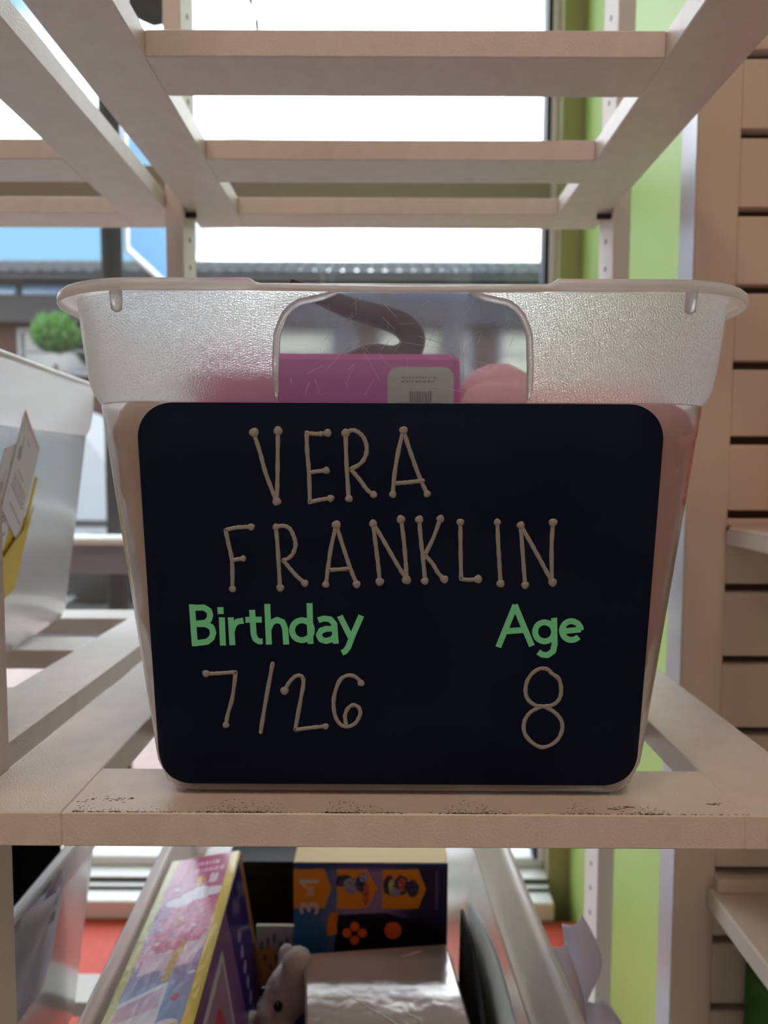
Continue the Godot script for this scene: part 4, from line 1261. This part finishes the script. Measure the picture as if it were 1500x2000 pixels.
func build_lower_contents() -> void:
	# toy box leaning on the left wall of the low bin
	var toy := thing("toy_box", "tall pink and lavender toy box with yellow edges leaning in the low bin", "toy box")
	var h := 0.2754
	var b := Basis(Vector3.UP, deg_to_rad(3.0)) * Basis(Vector3.BACK, deg_to_rad(8.5))
	toy.transform = Transform3D(b, V(-0.1487, -0.400, -0.726) - b * Vector3(0.0358, h, -0.16))
	var yellow := mat(Color(0.84, 0.74, 0.10), 0.25)
	yellow.clearcoat_enabled = true
	box("body", Vector3(-0.0358, 0, -0.16), Vector3(0.0358, h, 0.16), yellow, toy, 0.0015)
	var film := printed(art_toy_top(), 0.25)
	film.clearcoat_enabled = true
	film.clearcoat_roughness = 0.12
	film.normal_enabled = true
	film.normal_texture = relief(0.03, 17, 4.0)
	film.normal_scale = 0.25
	print_face("printed_top", film, Vector3(-0.0345, h, -0.159), Vector3(0.069, 0, 0), Vector3(0, 0, 0.318), toy)
	print_face("printed_side", printed(art_toy_side(), 0.3), Vector3(0.0358, h - 0.0015, 0.159), Vector3(0, 0, -0.318), Vector3(0, -h + 0.004, 0), toy)
	# construction game box
	var game := thing("game_box", "dark blue game box with orange arrows standing at the back of the low bin", "game box", V(-0.0132, -0.683, -0.70))
	box("body", Vector3(-0.0774, 0, -0.06), Vector3(0.0774, 0.285, 0.0), mat(Color(0.78, 0.66, 0.40), 0.5), game, 0.0008)
	print_face("printed_front", printed(art_game(), 0.45), Vector3(-0.0772, 0.2848, 0.0), Vector3(0.1544, 0, 0), Vector3(0, -0.2846, 0), game)
	for q: Array in [["3", 34, 0.0, -0.0485], ["in", 15, 0.0175, -0.0445], ["1", 34, 0.027, -0.0485]]:
		var tm := TextMesh.new()
		tm.text = q[0]
		var f := SystemFont.new()
		f.font_names = PackedStringArray(["Droid Sans"])
		f.font_weight = 700
		tm.font = f
		tm.font_size = q[1]
		tm.pixel_size = 0.00075
		tm.depth = 0.0006
		var o := MeshInstance3D.new()
		o.name = "printed_lettering"
		o.mesh = tm
		tm.material = mat(Color(0.80, 0.74, 0.70), 0.5)
		game.add_child(o, true)
		o.position = Vector3(-0.0610, 0.2380 + q[2] + 0.0, 0.0006)
		o.rotation.z = PI / 2
	# black carton behind them
	var black := thing("black_carton", "plain black carton at the back left of the low bin", "carton", V(-0.10, -0.683, -0.78))
	box("body", Vector3(-0.075, 0, -0.05), Vector3(0.075, 0.222, 0.0), mat(Color(0.015, 0.015, 0.02), 0.6, 0.3), black, 0.001)
	box("lid", Vector3(-0.076, 0.222, -0.051), Vector3(0.076, 0.240, 0.001), mat(Color(0.02, 0.02, 0.025), 0.5, 0.3), black, 0.0015)
	# shrink-wrapped box in front
	var wrap := thing("wrapped_box", "taupe box in shiny shrink wrap in the middle of the low bin", "box", V(0.0035, -0.683, -0.575))
	wrap.rotation_degrees.y = 6.5
	var film2 := mat(Color(0.60, 0.52, 0.50), 0.12, 0.75)
	film2.clearcoat_enabled = true
	film2.clearcoat_roughness = 0.04
	film2.clearcoat = 1.0
	film2 = grained(film2, relief(0.012, 23, 5.0), 5.0, 0.12)
	box("body", Vector3(-0.0685, 0, -0.09), Vector3(0.0685, 0.221, 0.09), film2, wrap, 0.0022)
	var st := mb(true)
	var shine := mat(Color(0.86, 0.84, 0.82), 0.15, 0.8)
	for q: Array in [[-0.045, -0.045, 0.045, 0.05, 0.0010], [0.0, -0.012, 0.055, 0.06, 0.0007], [0.012, -0.010, 0.03, 0.012, 0.0010], [0.02, -0.075, 0.045, -0.082, 0.0010], [-0.06, 0.02, -0.052, 0.06, 0.0006]]:
		st = mb(true)
		tube(st, [Vector3(q[0], 0.2208, q[1]), Vector3((q[0] + q[2]) / 2 + 0.003, 0.2212, (q[1] + q[3]) / 2), Vector3(q[2], 0.2208, q[3])], [0.0002, q[4], 0.0003], 8, 0.6)
		commit("wrap_crease", st, shine, wrap)
	# white bunny
	var bun := thing("plush_bunny", "small white plush bunny with black eyes between the toy box and the game box", "plush toy", V(-0.092, -0.683, -0.655))
	var fur := mat(Color(0.74, 0.70, 0.70), 0.95, 0.1)
	fur.rim_enabled = true
	fur.rim = 0.5
	st = mb(true)
	blob(st, [[Vector3(0.004, 0.026, 0.0), Vector3(0.002, 0.125, 0.0), 0.020, 0.020], [Vector3(0.0, 0.180, 0.0), Vector3(0.002, 0.188, -0.002), 0.0215, 0.020], [Vector3(-0.002, 0.172, 0.016), Vector3(0.002, 0.171, 0.020), 0.014, 0.012], [Vector3(0.010, 0.202, -0.002), Vector3(0.013, 0.218, -0.004), 0.013, 0.0135], [Vector3(-0.012, 0.198, -0.010), Vector3(-0.020, 0.205, -0.014), 0.009, 0.008], [Vector3(-0.014, 0.138, 0.012), Vector3(-0.016, 0.153, 0.026), 0.013, 0.013], [Vector3(0.014, 0.138, 0.006), Vector3(0.019, 0.160, 0.016), 0.012, 0.013], [Vector3(-0.008, 0.02, 0.010), Vector3(-0.010, 0.015, 0.022), 0.012, 0.013], [Vector3(0.010, 0.02, 0.010), Vector3(0.010, 0.015, 0.022), 0.012, 0.012]], 0.0022, 0.005, noise(260.0, 5, 3), 0.0016)
	commit("body", st, fur, bun)
	for x: float in [-0.0125, 0.0125]:
		st = mb(true)
		blob(st, [[Vector3(x, 0.1855, 0.0175), Vector3(x, 0.1850, 0.0175), 0.0042, 0.0042]], 0.0009, 0.001)
		commit("eye", st, mat(Color(0.01, 0.01, 0.012), 0.1), bun)
	bun.rotation_degrees.y = -48.0
	var book := thing("booklet", "tan and pale grey card standing behind the white plush bunny", "card", V(-0.112, -0.683, -0.725))
	box("body", Vector3(-0.021, 0, -0.004), Vector3(0.0215, 0.202, 0.0), mat(Color(0.80, 0.78, 0.76), 0.6), book, 0.0006)
	print_face("printed_face", printed(art_booklet(), 0.6), Vector3(-0.0205, 0.2015, 0.0), Vector3(0.0415, 0, 0), Vector3(0, -0.20, 0), book)
	# sheets and a black folder along the right wall
	for q: Array in [["drawing_sheet", "pale green drawing sheet standing at the right wall of the low bin", "paper", 0.0815, 0.1085, -0.420, Color(0.78, 0.82, 0.80)], ["drawing_sheet", "white sheet just behind the pale green drawing sheet in the low bin", "paper", 0.0865, 0.1110, -0.424, Color(0.86, 0.86, 0.90)], ["black_folder", "thin black folder between the wrapped box and the paper sheets", "folder", 0.0740, 0.0870, -0.428, Color(0.02, 0.02, 0.025)]]:
		st = mb(true)
		var rows := []
		for j in 6:
			var line := []
			for i in 6:
				var u := i / 5.0
				var v := j / 5.0
				var top: float = q[5] - (0.055 * u if q[0] == "black_folder" else 0.008 * u)
				line.append(V(lerpf(q[3], q[4], u) - (0.004 if q[0] == "black_folder" else 0.008) * (1 - v) + 0.004 * sin(u * 5.0) * v, lerpf(-0.680, top, v), lerpf(-0.672, -0.50, u)))
			rows.append(line)
		sheet(st, rows, 0.0005 if q[0] != "black_folder" else 0.003)
		var o := commit(q[0], st, mat(q[6], 0.7), null)
		tag(o, q[1], q[2])
	# envelopes in the pocket outside the right wall
	var ev := mat(Color(0.87, 0.87, 0.92), 0.65)
	ev.backlight_enabled = true
	ev.backlight = Color(0.7, 0.7, 0.75)
	for q: Array in [["front white envelope leaf bent outward beside the right wall of the low bin", [[0.146, -0.434, 0.165, -0.430], [0.146, -0.49, 0.186, -0.500], [0.148, -0.58, 0.183, -0.565], [0.150, -0.68, 0.178, -0.68]], -0.632, 0.010], ["pointed white envelope flap rising behind the bent leaf right of the low bin", [[0.166, -0.426, 0.183, -0.4135], [0.168, -0.45, 0.198, -0.442], [0.170, -0.48, 0.2055, -0.474], [0.172, -0.56, 0.188, -0.520]], -0.648, 0.012], ["lowest white paper curving down right of the low bin", [[0.185, -0.505, 0.207, -0.503], [0.183, -0.54, 0.230, -0.536], [0.182, -0.60, 0.246, -0.592], [0.182, -0.68, 0.252, -0.66]], -0.662, 0.014]]:
		st = mb(true)
		var rows := []
		var ends: Array = q[1]
		for j in 13:
			var f := j / 12.0 * 3.0
			var i := mini(int(f), 2)
			var line := []
			for k in 7:
				var u := k / 6.0
				var e := []
				for w in 4:
					e.append(cubic_interpolate(ends[i][w], ends[i + 1][w], ends[maxi(i - 1, 0)][w], ends[mini(i + 2, 3)][w], f - i))
				line.append(V(lerpf(e[0], e[2], u), lerpf(e[1], e[3], u), q[2] + q[3] * sin(u * 2.6 + j * 0.12)))
			rows.push_front(line)
		sheet(st, rows, 0.0004)
		var o := commit("envelope", st, ev)
		tag(o, q[0], "envelope", "envelopes beside the low bin")
	# letters in the yellow pockets
	var left: Node3D = get_node("storage_bin_001")
	var low_left: Node3D = get_node("storage_bin_003")
	var t := left.transform * side_frame(0.0018)
	letter(t, Vector2(-0.064, 0.205), Vector2(0.046, 0.035), Vector2(0.030, -0.088), art_letter(true), "white printed letter leaning in the yellow pocket of the middle left bin")
	letter(t * Transform3D(Basis(), Vector3(0, 0, -0.0009)), Vector2(-0.035, 0.214), Vector2(0.05, -0.010), Vector2(0.030, -0.10), art_letter(false), "second white letter behind the printed one in the yellow pocket")
	t = low_left.transform * side_frame(0.0018)
	letter(t, Vector2(-0.072, 0.232), Vector2(0.085, 0.045), Vector2(0.030, -0.12), art_letter(false), "printed white sheet in the pocket of the lower left bin")
	st = mb(true)
	for q: Array in [[0.004, 0.0], [0.012, 0.014]]:
		var rows := []
		for j in 8:
			var line := []
			for i in 8:
				var u := i / 7.0
				var v := j / 7.0
				line.append(t * Vector3(lerpf(-0.125, 0.03, u) + q[1] + 0.04 * (1 - v), lerpf(0.16, 0.262, v) + 0.02 * u, q[0] + 0.007 * sin(u * 9.0 + v * 4.0 + q[1] * 90.0) * v))
			rows.append(line)
		sheet(st, rows, 0.0005)
	var crumple := commit("crumpled_paper", st, mat(Color(0.72, 0.70, 0.78), 0.7))
	tag(crumple, "crumpled grey white papers hanging at the right rim of the lower left bin", "paper")
	var crate := thing("black_box", "large matt black box filling the lower left bin", "box", V(-0.51, -0.683, -0.66))
	box("body", Vector3(-0.13, 0, -0.165), Vector3(0.130, 0.275, 0.165), mat(Color(0.02, 0.02, 0.024), 0.9, 0.1), crate, 0.002)
	box("lid", Vector3(-0.134, 0.275, -0.169), Vector3(0.134, 0.300, 0.169), mat(Color(0.02, 0.02, 0.024), 0.9, 0.1), crate, 0.002)

func letter(t: Transform3D, corner: Vector2, right: Vector2, down: Vector2, im: Image, label: String) -> void:
	var o := thing("letter", label, "letter")
	o.transform = t
	var st := mb()
	slab(st, PackedVector2Array([corner, corner + down, corner + down + right, corner + right]), 0.0, 0.0005)
	commit("sheet", st, mat(Color(0.86, 0.84, 0.87), 0.7), o)
	print_face("print", printed(im, 0.7), Vector3(corner.x, corner.y, 0.0005), Vector3(right.x, right.y, 0), Vector3(down.x, down.y, 0), o)

func build_small_things() -> void:
	# clear plastic hanger clip in the window
	var c := thing("hanger_clip", "small clear plastic hanger clip hanging before the sky at the top", "hanger", V(-0.212, 0.69, -1.2))
	var clear := plastic(0.04, 0.04, 0.0)
	var st := mb(true)
	tube(st, [Vector3(0.005, 0.0, 0), Vector3(0.003, 0.02, 0), Vector3(-0.006, 0.045, 0), Vector3(-0.012, 0.06, 0), Vector3(-0.01, 0.3, 0), Vector3(0.0, 1.9, 0)], [0.006, 0.0075, 0.011, 0.012, 0.004, 0.002], 10, 0.5)
	commit("clip", st, clear, c)
	st = mb(true)
	tube(st, [Vector3(-0.048, 0.038, 0.004), Vector3(-0.044, 0.036, 0.004), Vector3(-0.03, 0.042, 0.004), Vector3(-0.008, 0.052, 0.004)], [0.003, 0.006, 0.005, 0.004], 10)
	commit("arm", st, clear, c)
	st = mb(true)
	tube(st, [Vector3(-0.004, 0.036, 0.006), Vector3(-0.004, 0.055, 0.006)], [0.0022], 8)
	commit("rivet", st, mat(Color(0.40, 0.30, 0.12), 0.4), c)
